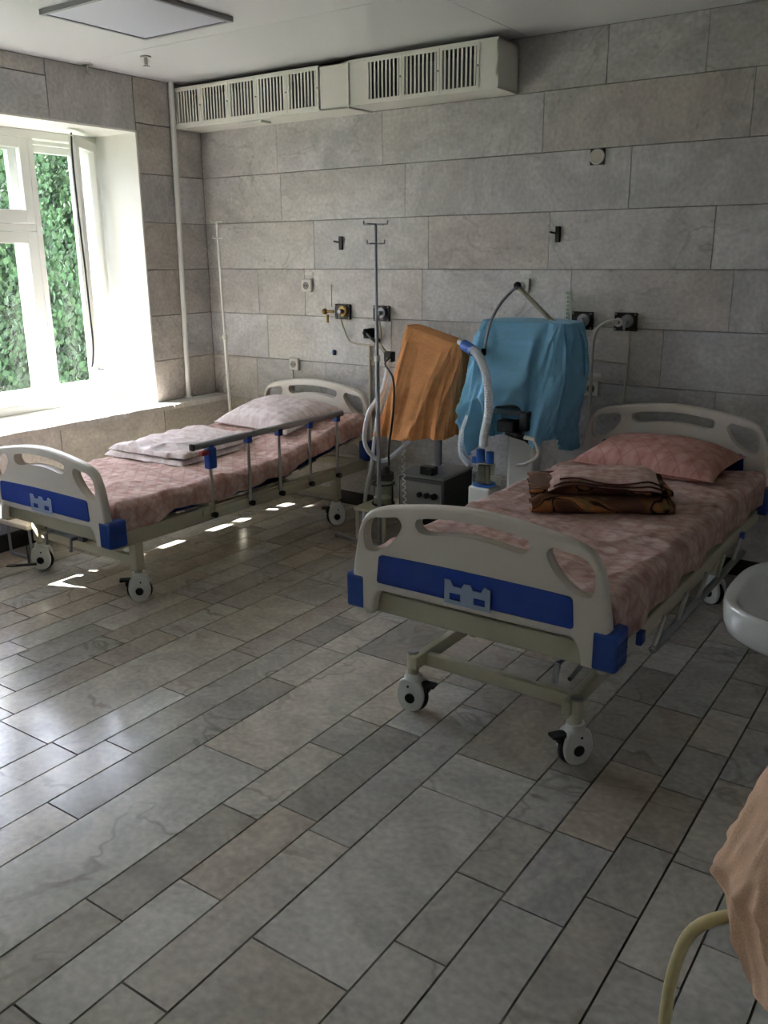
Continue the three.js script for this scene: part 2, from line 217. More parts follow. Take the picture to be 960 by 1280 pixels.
function buildWindow(win, open) {

barY('frame_head', WZ0 + 0.008, WZ1 - 0.008, yt - 0.02, 0.05, FX, 0.07, win); barY('frame_foot', WZ0 + 0.008, WZ1 - 0.008, yb + 0.025, 0.05, FX, 0.07, win);
barZ('frame_jamb', yb, yt, WZ0 + 0.022, 0.028, FX, 0.067, win); barZ('frame_jamb', yb, yt, WZ1 - 0.022, 0.028, FX, 0.067, win);
for (const z of [1.06, 1.62, 2.25]) barZ('mullion', yb + 0.002, yt - 0.002, z, 0.04, FX, 0.064, win);
const OX = -0.57;
barY('outer_frame_head', WZ0 + 0.008, WZ1 - 0.008, yt - 0.03, 0.06, OX, 0.06, win); barY('outer_frame_foot', WZ0 + 0.008, WZ1 - 0.008, yb + 0.03, 0.06, OX, 0.06, win);
for (const [a, b] of [[0.60, 1.05], [1.07, 1.61], [1.63, 2.24], [2.26, 2.73]]) sash('outer_sash', a, b, yb + 0.05, yt - 0.05, OX, win, 0.055);
for (const z of [1.06, 1.62, 2.25]) barZ('outer_mullion', yb, yt, z, 0.036, OX - 0.02, 0.036, win);
for (const [a, b] of [[1.082, 1.6], [1.64, 2.23]]) { barY('transom', a, b, 1.815, 0.045, FX, 0.061, win); sash('vent_sash', a, b, 1.84, yt - 0.045, FX + 0.012, win); sash('fixed_sash', a, b, yb + 0.05, 1.79, FX + 0.012, win, 0.07); }
sash('casement_sash', 2.272, 2.724, yb + 0.05, yt - 0.045, FX + 0.012, win);
if (!open) sash('casement_sash', 0.596, 1.04, yb + 0.05, yt - 0.045, FX + 0.012, win);
else { // open inner sash, hinged at the jamb
  const s = sash('open_sash', 0.02, 0.45, 0.012, 1.66, 0, win, 0.062); s.position.set(FX + 0.04, yb + 0.02, WZ0 + 0.03); s.rotation.y = 0.62;
  mesh('catch', [box(0.03, 0.012, 0.05, 0.035, 0.24, 0.42, 0.003), rod([0.03, 0.24, 0.43], [0.07, 0.235, 0.44], 0.005)], M.greySteel, s);
  mesh('hinge', [cyl(0.008, 0.008, 0.08, 0.012, 0.3, 0.012), cyl(0.008, 0.008, 0.08, 0.012, 1.38, 0.012)], M.paint, s);
}
}
buildWindow(struct('window_1', 'white painted double casement window with one inner sash open'), true);
{ const w2 = struct('window_2', 'white painted double casement window with all sashes shut'); w2.position.z = DZ; buildWindow(w2, false); }
single('cable', tube([[-0.2, 2.37, 0.9], [-0.13, 2.34, 0.955], [-0.1, 2.2, 0.985], [-0.09, 1.9, 0.99], [-0.085, 1.6, 0.985], [-0.08, 1.3, 0.985], [-0.085, 1.1, 0.98], [-0.1, 0.98, 0.985], [-0.11, 0.95, 0.99]], 0.0055, 60, 8), M.cable, 'thin black cable hanging beside the open window sash', 'cable');

// ------------------------------------------------------------------ outdoors
const yard = struct('ground_1', 'grass outside the window'); mesh('lawn', box(60, 0.2, 80, -31, -4.1, 0), M.grass, yard);
const leafGeo = (() => { const s = new THREE.PlaneGeometry(0.065, 0.085, 2, 2), p = s.attributes.position; for (let i = 0; i < p.count; i++) { p.setZ(i, -Math.abs(p.getX(i)) * 0.4 - p.getY(i) ** 2 * 2.4); if (Math.abs(p.getY(i)) > 0.03) p.setX(i, p.getX(i) * 0.25); } s.computeVertexNormals(); return s; })();
const leafMat = phy({ color: '#2a431f', roughness: 1, transmission: 0.12, thickness: 0, side: THREE.DoubleSide });
function tree(x, z, base, cy, rx, ry, rz, n, label, group, r0 = 0.35) {
  const t = thing('tree', label, 'tree', [x, base, z], 0, group), ch = cy - base;
  mesh('trunk', [rod([0, 0, 0], [0.1, ch * 0.6, 0], 0.22, 10, 0.15), rod([0.1, ch * 0.6, 0], [0.3, ch + ry * 0.3, 0.2], 0.15, 8, 0.05), rod([0.1, ch * 0.55, 0], [-0.4, ch, -0.3], 0.1, 8, 0.04)], M.bark, t);
  const im = new THREE.InstancedMesh(leafGeo, leafMat, n); im.name = 'crown'; im.castShadow = im.receiveShadow = true; const q = new THREE.Object3D(), c = new THREE.Color();
  for (let i = 0; i < n; i++) { let a, b, d, l; do { a = rr(-1, 1); b = rr(-1, 1); d = rr(-1, 1); l = Math.hypot(a, b, d); } while (l > 1 || l < r0); const k = 1 + 0.25 * n3(a * 3 + x, b * 3, d * 3 + z); q.position.set(a * rx * k, ch + b * ry * k, d * rz * k); q.rotation.set(rr(-1.2, 0.6), rr(0, 6.28), rr(-0.6, 0.6)); q.scale.setScalar(rr(0.7, 1.4)); q.updateMatrix(); im.setMatrixAt(i, q.matrix); const v = rr(0.7, 1.25) * (0.9 + 0.5 * n3(q.position.x * 1.5 + x, q.position.y * 1.5, q.position.z * 1.5)); im.setColorAt(i, c.setRGB(v * rr(0.8, 1.15), v, v * 0.9)); }
  im.userData.kind = 'stuff'; t.add(im);
}
for (const [x, z, cy, rx, ry, rz] of [[-7.5, -2.6, 0.2, 1.6, 3.8, 1.7], [-8.4, -5.6, 0.4, 1.7, 3.9, 1.9], [-8.8, 0.4, 0.0, 1.8, 2.4, 1.8], [-10.5, -3.8, 0.6, 2.0, 4.2, 2.2], [-7.2, -0.2, -1.4, 1.6, 2.2, 1.6], [-11.5, -8.5, 0.6, 2.2, 4.4, 2.4], [-12, 1.6, 0.2, 2.2, 2.8, 2.2]]) tree(x, z, -4, cy, rx, ry, rz, 38000, 'leafy green tree seen through the window panes', 'trees outside the window');

tree(-3.4, 2.9, -4, 4.93, 0.36, 0.36, 2.7, 36000, 'added leafy crown out of view, shaped to cut the sun at the window with the open sash', null, 0.0);  // unseen crown added as a sun blocker, leaving only a narrow sun strip
for (const z of [4.6, 8.6]) tree(-9.4, z, -4, 0, 2, 2.8, 2.2, 30000, 'leafy green tree standing out in front of the shut window', 'trees before the shut window');
tree(-3.3, 5.9, -4, 3.3, 1.2, 3.6, 1.5, 40000, 'added leafy tree out of view, placed to dim the daylight at the shut window', null, 0.0);  // unseen tree added to hold back light from the shut window

// ------------------------------------------------------------------ air duct under the ceiling
{
  const d = thing('air_duct', 'long cream box duct with slotted grilles under the ceiling', 'duct', [0, 0, 0.003]);
  const D = 0.23, y0 = 2.445, y1 = 2.69;
  mesh('duct_section', [box(1.42, 0.012, D, 0.725, y0 + 0.004, D / 2), box(1.42, 0.012, D, 0.725, y1 - 0.006, D / 2), box(0.01, y1 - y0, D, 0.02, (y0 + y1) / 2, D / 2), box(0.012, y1 - y0, D + 0.006, 1.437, (y0 + y1) / 2 - 0.004, D / 2 + 0.003), box(0.2, y1 - y0, 0.01, 1.335, (y0 + y1) / 2, D - 0.005)], M.duct, d);
  mesh('duct_section', [box(0.95, 0.012, D, 1.918, y0 + 0.012, D / 2), box(0.95, 0.012, D, 1.918, y1 - 0.006, D / 2), box(0.012, y1 - y0 - 0.01, D - 0.008, 2.387, (y0 + y1) / 2 + 0.004, D / 2), box(0.115, y1 - y0 - 0.01, 0.01, 1.505, (y0 + y1) / 2 + 0.004, D - 0.009), box(0.11, y1 - y0 - 0.01, 0.01, 2.337, (y0 + y1) / 2 + 0.004, D - 0.009)], M.duct, d);
  mesh('painted_shade_lining', [box(1.4, y1 - y0 - 0.02, 0.006, 0.73, (y0 + y1) / 2, 0.004), box(0.93, y1 - y0 - 0.03, 0.006, 1.918, (y0 + y1) / 2, 0.004), box(0.006, y1 - y0 - 0.03, D - 0.02, 1.455, (y0 + y1) / 2, D / 2 - 0.008), box(1.4, 0.003, D - 0.02, 0.73, y0 + 0.012, D / 2 - 0.006), box(1.4, 0.003, D - 0.02, 0.73, y1 - 0.014, D / 2 - 0.006), box(0.92, 0.003, D - 0.03, 1.918, y0 + 0.02, D / 2 - 0.008), box(0.92, 0.003, D - 0.03, 1.918, y1 - 0.014, D / 2 - 0.008)], M.grilleShade, d);  // dark grey panels paint the shade seen between the grille slats
  const slat = box(0.0105, 0.19, 0.004, 0, 0, 0);
  const grille = (x, fz) => { const g = grp('grille', d); g.position.set(x, (y0 + y1) / 2 + 0.002, fz); mesh('rim', [box(0.238, 0.02, 0.012, 0, 0.105, 0), box(0.238, 0.02, 0.012, 0, -0.105, 0), box(0.016, 0.19, 0.012, 0.111, 0, 0), box(0.016, 0.19, 0.012, -0.111, 0, 0)], M.duct, g); for (let i = 0; i < 8; i++) { const m = mesh('slat', slat, M.duct, g); m.position.set(-0.0905 + i * 0.0258, 0, -0.002); } mesh('screw', [new THREE.SphereGeometry(0.005, 8, 6).translate(0.111, 0, 0.007)], M.greySteel, g); };
  for (let i = 0; i < 5; i++) grille(0.145 + i * 0.2405, D); for (let i = 0; i < 3; i++) grille(1.684 + i * 0.2405, D - 0.004);
  mesh('bracket', [box(0.17, 0.012, 0.012, 0.66, y0 - 0.012, 0.2), box(0.012, 0.014, 0.09, 0.74, y0 - 0.009, 0.16)], M.duct, d);
}
// ceiling lamp, sprinklers, pipe
{
  const l = thing('ceiling_lamp', 'square flat ceiling light panel with grey rim, switched off', 'lamp', [1.175, H, 1.51]);
  const q = 0.3, sh = [box(0.6, 0.022, 0.02, 0, -0.011, 0.3), box(0.6, 0.022, 0.02, 0, -0.011, -0.3), box(0.02, 0.022, 0.62, 0.3, -0.011, 0), box(0.02, 0.022, 0.62, -0.3, -0.011, 0)];
  mesh('rim', sh, M.lampFrame, l); mesh('diffuser', box(0.58, 0.014, 0.58, 0, -0.0105, 0), M.diffuser, l); void q;
}
function sprinkler(x, z, label) { const s = thing('sprinkler', label, 'sprinkler', [x, H, z]); mesh('collar', cyl(0.028, 0.032, 0.008, 0, -0.004, 0), M.steel, s); mesh('head', [cyl(0.008, 0.01, 0.035, 0, -0.025, 0, 12), rod([-0.012, -0.02, 0], [-0.006, -0.052, 0], 0.003, 6), rod([0.012, -0.02, 0], [0.006, -0.052, 0], 0.003, 6)], M.steel, s); mesh('deflector', cyl(0.02, 0.02, 0.003, 0, -0.053, 0, 12), M.steel, s); }
sprinkler(0.5, 0.88, 'small chrome ceiling sprinkler standing clear of the wall near the lamp'); sprinkler(0.075, 0.95, 'small chrome ceiling sprinkler tight above the window wall');
{ const p = thing('heating_pipe', 'white painted vertical pipe beside the window in the corner', 'pipe', [0.03, WY0, 0.3]); mesh('tube', rod([0, 0, 0], [0, H - WY0, -0.035], 0.017, 16), M.paint, p); mesh('collar', cyl(0.026, 0.026, 0.012, 0, 0.007, 0), M.paint, p); }

// ------------------------------------------------------------------ wall fittings on the back wall
function gasOutlet(x, y, label, kind) {
  const o = thing('gas_outlet', label, 'outlet', [x, y, 0], 0); mesh('plate', box(0.122, 0.095, 0.018, 0, 0, 0.009, 0.004), M.darkBrown, o); mesh('dial', [cyl(0.032, 0.034, 0.02, 0, 0, 0).rotateX(Math.PI / 2).translate(0.012, 0.004, 0.028)], kind === 2 ? M.greySteel : M.brass, o); mesh('valve', [cyl(0.013, 0.016, 0.04, 0, 0, 0).rotateX(Math.PI / 2).translate(0.012, 0.004, 0.05), rod([0.012, 0.004, 0.06], [0.012, -0.04, 0.064], 0.006)], M.greySteel, o); for (const [a, b] of [[-0.052, 0.038], [0.052, 0.038], [-0.052, -0.038], [0.052, -0.038]]) mesh('screw', new THREE.SphereGeometry(0.005, 8, 6).translate(a, b, 0.018), M.steel, o); return o;
}
{ const o = gasOutlet(1.2, 1.285, 'dark square gas outlet with side valve above the bed beside the window', 1); mesh('side_valve', [rod([-0.06, 0, 0.03], [-0.12, 0.0, 0.04], 0.009), new THREE.SphereGeometry(0.02, 12, 10).translate(-0.125, 0, 0.04), rod([-0.105, -0.02, 0.04], [-0.105, -0.07, 0.04], 0.009), rod([-0.075, 0.03, 0.03], [-0.075, 0.17, 0.03], 0.0025)], M.brass, o); }
gasOutlet(1.503, 1.283, 'dark square gas outlet behind the drip stand pole', 2);
gasOutlet(2.83, 1.283, 'dark square gas outlet half behind the blue drape', 2);
{ const o = gasOutlet(3.072, 1.285, 'dark square gas outlet with white ringed hose plugged in', 2); mesh('hose_ring', [new THREE.TorusGeometry(0.017, 0.007, 10, 20).translate(-0.02, 0.0, 0.07)], M.pale, o); }
function socket(x, y, label, plug) { const s = thing('wall_socket', label, 'socket', [x, y, 0], 0); mesh('plate', box(0.08, 0.082, 0.022, 0, 0, 0.011, 0.006), M.pale, s); mesh('recess', [cyl(0.024, 0.022, 0.004).rotateX(Math.PI / 2).translate(0, 0, 0.0235)], M.greyBox, s); mesh('pin_hole', [cyl(0.004, 0.004, 0.006, 0, 0, 0, 8).rotateX(Math.PI / 2).translate(-0.01, 0, 0.025), cyl(0.004, 0.004, 0.006, 0, 0, 0, 8).rotateX(Math.PI / 2).translate(0.01, 0, 0.025)], M.black, s); if (plug) mesh('caption_strip', box(0.07, 0.02, 0.003, 0.01, 0.075, 0.0015), M.pale, s); return s; }
socket(0.908, 1.445, 'white wall socket below a paper strip beside the window corner', true); { const s = socket(0.776, 0.924, 'white wall socket low behind the pillow of the raised bed'); mesh('conduit', rod([-0.02, -0.04, 0.006], [-0.022, -0.25, 0.006], 0.004, 8), M.rubber, s); }
socket(2.47, 1.46, 'white wall socket behind the jointed hose arm', true); socket(2.905, 0.92, 'white wall socket below an outlet, beside the blue drape', true);
function wallHook(x, y, label) { const h = thing('wall_hook', label, 'hook', [x, y, 0], 0); mesh('plate', box(0.028, 0.082, 0.016, 0, 0, 0.008, 0.004), M.black, h); mesh('peg', [rod([-0.008, 0.005, 0.015], [-0.03, 0.012, 0.045], 0.005, 8)], M.black, h); }
wallHook(1.193, 1.708, 'black wall hook between the two drip stands'); wallHook(2.663, 1.733, 'black wall hook above the jointed hose arm');
{ const b = thing('button_plate', 'small black call button plate low above the bed end', 'button', [1.118, 1.02, 0], 0); mesh('plate', box(0.022, 0.034, 0.012, 0, 0, 0.006, 0.003), M.black, b); mesh('button', cyl(0.007, 0.007, 0.008).rotateX(Math.PI / 2).translate(0, 0.004, 0.015), M.brightBlue, b); }
{ const b = thing('wall_rosette', 'small round beige cover on a dark square plate high on the wall', 'fitting', [2.862, 2.11, 0], 0); mesh('plate', box(0.078, 0.078, 0.008, 0, 0, 0.004), M.darkBrown, b); mesh('ring', new THREE.TorusGeometry(0.033, 0.007, 10, 28).translate(0, 0, 0.012), M.pale, b); mesh('disc', cyl(0.028, 0.028, 0.014, 0, 0, 0).rotateX(Math.PI / 2).translate(0, 0, 0.011), M.dirtyCream, b); }
// surface pipes
{ const p = thing('oxygen_pipe', 'thin pale pipe loop running down from the ringed outlet', 'pipe'); mesh('riser', tube([[3.1, 1.24, 0.02], [3.098, 1.1, 0.012], [3.085, 0.7, 0.012], [3.085, 0.2, 0.012]], 0.0065, 30, 8), M.dirtyCream, p); mesh('branch', rod([3.095, 1.07, 0.012], [2.6, 1.09, 0.012], 0.006, 8), M.dirtyCream, p); }
single('oxygen_hose', tube([[3.055, 1.285, 0.075], [3.0, 1.285, 0.09], [2.94, 1.23, 0.09], [2.92, 1.08, 0.07], [2.92, 0.85, 0.06], [2.93, 0.6, 0.06], [2.95, 0.3, 0.08]], 0.0095, 60, 10), M.rubber, 'thick white hose curving down from the ringed outlet', 'hose');
{ const p = thing('suction_pipe', 'thin pale pipe joining the two outlets above the raised bed', 'pipe'); mesh('riser', tube([[1.41, 1.08, 0.012], [1.41, 0.7, 0.012], [1.41, 0.15, 0.012]], 0.009, 24, 8), M.dirtyCream, p); mesh('branch', tube([[1.21, 1.24, 0.05], [1.215, 1.17, 0.02], [1.25, 1.1, 0.012], [1.33, 1.085, 0.012], [1.46, 1.085, 0.012], [1.5, 1.13, 0.014], [1.512, 1.24, 0.05]], 0.006, 50, 8, null, 0.3), M.dirtyCream, p); }

// ------------------------------------------------------------------ beds
const boardOutline = (dh = 0) => { // foot at y 0 = lower edge of the corner feet
  const s = new THREE.Shape(), L = [[-0.478, 0], [-0.47, 0.12], [-0.455, 0.22], [-0.437, 0.30], [-0.405, 0.355], [-0.35, 0.383], [-0.25, 0.403], [-0.12, 0.421], [0, 0.428]];
  const left = L.map(([x, y]) => V(x, y + (y > 0.06 ? dh * sm(0.06, 0.2, y) : 0), 0)), right = left.slice(0, -1).reverse().map((p) => V(-p.x, p.y, 0)), c = new THREE.CatmullRomCurve3([...left, ...right], false, 'centripetal').getPoints(96);
  s.moveTo(c[0].x, c[0].y); for (const p of c.slice(1)) s.lineTo(p.x, p.y);
  s.lineTo(0.385, 0); s.quadraticCurveTo(0.38, 0.075, 0.345, 0.083); s.lineTo(-0.345, 0.083); s.quadraticCurveTo(-0.38, 0.075, -0.385, 0); s.closePath();
  const off = (a) => a.map(([x, y]) => [x, y + dh]);
  const side = [[-0.417, 0.26], [-0.408, 0.318], [-0.38, 0.342], [-0.325, 0.352], [-0.275, 0.358], [-0.262, 0.34], [-0.28, 0.295], [-0.325, 0.25], [-0.375, 0.225], [-0.408, 0.23]];
  s.holes.push(blob(grow(off(side), 0.013)), blob(grow(off(side.map(([x, y]) => [-x, y]).reverse()), 0.013)), blob(grow(off([[-0.205, 0.345], [-0.2, 0.362], [-0.18, 0.37], [-0.09, 0.382], [0, 0.386], [0.09, 0.382], [0.18, 0.37], [0.2, 0.362], [0.205, 0.345], [0.19, 0.326], [0.165, 0.322], [0.08, 0.334], [0, 0.338], [-0.08, 0.334], [-0.165, 0.322], [-0.19, 0.326]]), 0.014)));
  return s;
};
const grow = (pts, d) => pts.map((p, i) => { const a = pts[(i + pts.length - 1) % pts.length], b = pts[(i + 1) % pts.length], tx = b[0] - a[0], ty = b[1] - a[1], l = Math.hypot(tx, ty), ar = pts.reduce((q, r, k) => { const n = pts[(k + 1) % pts.length]; return q + r[0] * n[1] - n[0] * r[1]; }, 0) > 0 ? 1 : -1; return [p[0] + ar * d * ty / l, p[1] - ar * d * tx / l]; });
const roundRect = (w, h, r) => { const s = new THREE.Shape(); s.moveTo(-w / 2 + r, -h / 2); s.lineTo(w / 2 - r, -h / 2); s.quadraticCurveTo(w / 2, -h / 2, w / 2, -h / 2 + r); s.lineTo(w / 2, h / 2 - r); s.quadraticCurveTo(w / 2, h / 2, w / 2 - r, h / 2); s.lineTo(-w / 2 + r, h / 2); s.quadraticCurveTo(-w / 2, h / 2, -w / 2, h / 2 - r); s.lineTo(-w / 2, -h / 2 + r); s.quadraticCurveTo(-w / 2, -h / 2, -w / 2 + r, -h / 2); return s; };
const footGeo = extr(boardOutline(0), 0.046, 0.012, 4), headGeo = extr(boardOutline(0.055), 0.046, 0.012, 4);
const panelShape = (() => { const s = new THREE.Shape(); s.moveTo(-0.36, 0.115); s.lineTo(0.345, 0.115); s.quadraticCurveTo(0.358, 0.115, 0.358, 0.128); s.lineTo(0.352, 0.205); s.quadraticCurveTo(0.35, 0.217, 0.335, 0.218); s.quadraticCurveTo(0, 0.228, -0.335, 0.218); s.quadraticCurveTo(-0.352, 0.216, -0.354, 0.205); s.lineTo(-0.362, 0.128); s.quadraticCurveTo(-0.364, 0.115, -0.35, 0.115); return s; })();
const panelGeo = extr(panelShape, 0.006, 0.002, 2);
const bumperGeo = [extr(roundRect(0.08, 0.128, 0.014), 0.105, 0.014, 3), ...[-0.035, -0.005, 0.025].map((y) => box(0.083, 0.006, 0.085, 0, y, 0, 0.002))];
const holderGeo = (() => { const s = new THREE.Shape(); const pts = [[-0.084, 0], [0.084, 0], [0.084, 0.075], [0.062, 0.082], [0.05, 0.062], [0.022, 0.062], [0.012, 0.078], [-0.012, 0.078], [-0.022, 0.062], [-0.05, 0.062], [-0.062, 0.082], [-0.084, 0.082]]; s.moveTo(...pts[0]); for (const p of pts.slice(1)) s.lineTo(...p); s.closePath(); for (const cx of [-0.045, 0.045]) { const h = new THREE.Path(); h.moveTo(cx - 0.02, 0.015); h.lineTo(cx + 0.02, 0.015); h.lineTo(cx + 0.02, 0.038); h.lineTo(cx - 0.02, 0.038); h.closePath(); s.holes.push(h); } return extr(s, 0.004, 0.001, 1); })();
const shellShape = (() => { const s = new THREE.Shape(); blob([[-0.052, 0.065], [-0.05, 0.095], [-0.038, 0.128], [-0.01, 0.137], [0.02, 0.137], [0.04, 0.128], [0.05, 0.1], [0.054, 0.065], [0.042, 0.028], [0.018, 0.01], [-0.015, 0.01], [-0.04, 0.028]], s); return s; })();
const shellGeo = extr(shellShape, 0.018, 0.006, 3, 6);
function caster(parent, x, z, a, stemTop, pedal = 'black') {
  const c = grp('caster', parent); c.position.set(x, 0, z); c.rotation.y = a;
  mesh('housing', [shellGeo.clone().translate(0, 0, 0.021), shellGeo.clone().translate(0, 0, -0.021), box(0.07, 0.03, 0.05, 0, 0.121, 0, 0.01)], M.white, c);
  mesh('tyre', [new THREE.TorusGeometry(0.047, 0.0145, 12, 40).translate(0, 0.0625, 0), cyl(0.045, 0.045, 0.02).rotateX(Math.PI / 2).translate(0, 0.0625, 0)], M.tyre, c);
  mesh('hub', [cyl(0.019, 0.019, 0.068).rotateX(Math.PI / 2).translate(0, 0.0625, 0), cyl(0.0045, 0.0045, 0.064, 0, 0, 0, 10).rotateX(Math.PI / 2).translate(0.008, 0.108, 0)], M.tyre, c);
  mesh('swivel', cyl(0.03, 0.034, 0.02, 0, 0.144, 0), M.white, c); mesh('stem', cyl(0.021, 0.021, stemTop - 0.15, 0, (stemTop + 0.15) / 2, 0), M.frame, c);
  if (pedal === 'black') mesh('brake_pedal', [box(0.05, 0.012, 0.04, -0.066, 0.118, 0, 0.004).rotateZ(0.0), box(0.03, 0.04, 0.03, -0.05, 0.105, 0, 0.006)], M.tyre, c);
  else if (pedal === 'bar') mesh('brake_pedal', [rod([-0.02, 0.045, 0.035], [-0.14, 0.04, 0.05], 0.008), box(0.05, 0.008, 0.03, -0.15, 0.04, 0.05, 0.003), rod([-0.06, 0.05, 0.035], [-0.062, 0.15, 0.03], 0.006)], M.greyDark, c);
  return c;
}
const HALF = 1.04;
function makeBed(label, pos, turn, Y, low) { // Y: lower edge of the footboard feet
  const b = thing('hospital_bed', label, 'bed', pos, turn), hy = Y + (low ? 0.04 : 0.0);
  for (const [n, geo, y, z, s, panelY] of [['footboard', footGeo, Y, HALF - 0.023, 1, 0], ['headboard', headGeo, hy, -HALF + 0.023, -1, 0.055]]) {
    const o = mesh(n, geo, M.boardPlastic, b); o.position.set(0, y, z);
    for (const q of [1, -1]) { const p = mesh('blue_panel', panelGeo, M.blue, o); p.position.set(0, panelY, q * 0.0235); if (q < 0) p.rotation.y = Math.PI; }
    for (const q of [1, -1]) { const k = mesh('corner_bumper', bumperGeo.map((g) => g.clone()), M.blueDark, o); k.position.set(q * 0.457, 0.064, s * -0.026); }
    if (n === 'footboard') { const h = mesh('card_holder', holderGeo, M.acrylic, o); h.position.set(0.0, 0.108, 0.036); }
  }
  const fy = Y - 0.035 + (low ? 0.05 : 0.03); // axis of the side beams
  for (const q of [1, -1]) mesh('side_beam', box(0.035, low ? 0.075 : 0.06, 2 * HALF - 0.1, q * 0.435, fy, 0, 0.006), M.frame, b);
  for (const z of [0.965, 0.35, -0.3, -0.965]) mesh('cross_beam', box(0.84, z > 0.9 ? 0.075 : 0.05, 0.035, 0, fy + (z > 0.9 ? 0.02 : 0), z, 0.005), M.frame, b);
  const deck = grp('slat_deck', b); // bedspring sections carrying the mattress
  for (let i = 0; i < 9; i++) { const z = -0.88 + i * 0.22, m = mesh('slat', box(0.84, 0.012, 0.16), M.frame, deck); const up = low ? Math.max(0, -0.12 - z) * 0.17 : 0; m.position.set(0, fy + 0.04 + up, z); if (up) m.rotation.x = 0.17; }
  return [b, fy];
}
// bed by the wash basin: rises on a wheeled base
{
  const [b, fy] = makeBed('hospital bed with brown folded blanket on it, its base frame on linkages', [3.432, 0, 1.265], -0.004, 0.43, false);
  const xw = [-0.31, 0.325], zw = [0.89, -0.785];
  caster(b, xw[0], zw[0], 0.15 + Math.PI, 0.235); caster(b, xw[1], zw[0], 0.95, 0.235); caster(b, xw[0], zw[1], 0.4, 0.235); caster(b, xw[1], zw[1], -0.45, 0.235, 'none');
  for (const x of xw) for (const z of zw) mesh('post_cap', cyl(0.021, 0.021, 0.008, x, 0.238, z), M.greySteel, b);
  for (const x of xw) mesh('base_beam', box(0.032, 0.05, 1.75, x * 0.93, 0.21, 0.05, 0.005), M.frame, b);
  for (const z of [0.84, -0.74]) mesh('base_cross_beam', box(0.6, 0.05, 0.032, 0.006, 0.2, z, 0.005), M.frame, b);
  for (const x of [-0.24, 0.25]) for (const z of [0.55, -0.45]) mesh('lift_arm', [rod([x, 0.21, z], [x, fy, z - 0.16], 0.018, 10), box(0.03, 0.06, 0.06, x, 0.225, z, 0.006), box(0.03, 0.06, 0.06, x, fy - 0.01, z - 0.16, 0.006)], M.frame, b);
  mesh('crank', [rod([0.27, fy - 0.06, 0.2], [0.27, fy - 0.06, 0.93], 0.009), rod([0.27, fy - 0.06, 0.93], [0.27, fy - 0.12, 0.95], 0.01), rod([0.3, fy - 0.06, 0.2], [0.3, fy - 0.12, 0.9], 0.008)], M.greySteel, b);
  const sr = grp('side_rail', b); // folded down on the far side
  mesh('top_bar', rod([0.475, fy - 0.08, -0.6], [0.475, fy - 0.08, 0.62], 0.014), M.railGrey, sr); for (let i = 0; i < 5; i++) mesh('post', rod([0.47, fy - 0.005, -0.55 + i * 0.26], [0.475, fy - 0.08, -0.42 + i * 0.26], 0.008), M.steel, sr); mesh('mount_block', [box(0.02, 0.045, 0.04, 0.463, fy + 0.0, 0.72, 0.004), box(0.02, 0.03, 0.03, 0.463, fy - 0.01, -0.62, 0.004)], M.blueDark, sr);
}
// bed by the window: fixed legs, side rail up, backrest raised
{
  const [b, fy] = makeBed('hospital bed beside the window with raised side rail and lifted backrest', [1.025, 0, 1.15], -0.019, 0.335, true);
  const xw = [-0.395, 0.41], zw = [0.835, -0.71];
  caster(b, xw[0], zw[0], 0.6, 0.2, 'bar'); caster(b, xw[1], zw[0], 0.85, 0.2); caster(b, xw[0], zw[1], 0.7, 0.2); caster(b, xw[1], zw[1], 0.85, 0.2);
  for (const x of xw) for (const z of zw) mesh('leg', box(0.05, fy - 0.17, 0.05, x, (fy + 0.17) / 2, z, 0.004), M.frame, b);
  for (const z of zw) mesh('leg_cross_beam', box(0.76, 0.045, 0.03, 0.007, 0.215, z, 0.004), M.frame, b);
  mesh('crank', [rod([-0.1, fy - 0.05, 0.2], [-0.1, fy - 0.05, 0.98], 0.009), rod([0.1, fy - 0.05, 0.2], [0.1, fy - 0.05, 0.98], 0.009), box(0.3, 0.03, 0.03, 0, fy - 0.05, 0.93, 0.004), rod([-0.1, fy - 0.05, 0.98], [-0.1, fy - 0.11, 0.985], 0.008), rod([0.1, fy - 0.05, 0.98], [0.1, fy - 0.11, 0.985], 0.008)], M.greySteel, b);
  const sr = grp('side_rail', b), X = 0.47;
  mesh('top_bar', box(0.032, 0.034, 1.2, X, 0.718, -0.117, 0.012), M.railGrey, sr); mesh('end_cap', [box(0.036, 0.036, 0.02, X, 0.718, 0.49, 0.01)], M.greyDark, sr);
  for (const z of [0.375, 0.098, -0.145, -0.405, -0.658]) { const ps = mesh('post', [rod([X, 0.34, z], [X, 0.69, z], 0.0095), cyl(0.014, 0.014, 0.03, X, 0.38, z)], M.steel, sr); void ps; mesh('clamp', box(0.036, 0.04, 0.036, X, 0.695, z, 0.006), M.blueDark, sr); mesh('foot_knob', cyl(0.015, 0.015, 0.025).rotateZ(Math.PI / 2).translate(X + 0.01, 0.345, z), M.greyDark, sr); }
  mesh('latch', box(0.042, 0.11, 0.055, X, 0.645, 0.372, 0.008), M.blueDark, sr); mesh('latch_button', box(0.03, 0.025, 0.05, X + 0.004, 0.678, 0.418, 0.006), M.red, sr);
  mesh('lower_rail', box(0.02, 0.03, 1.15, X - 0.02, 0.362, -0.14, 0.004), M.frame, sr);
}
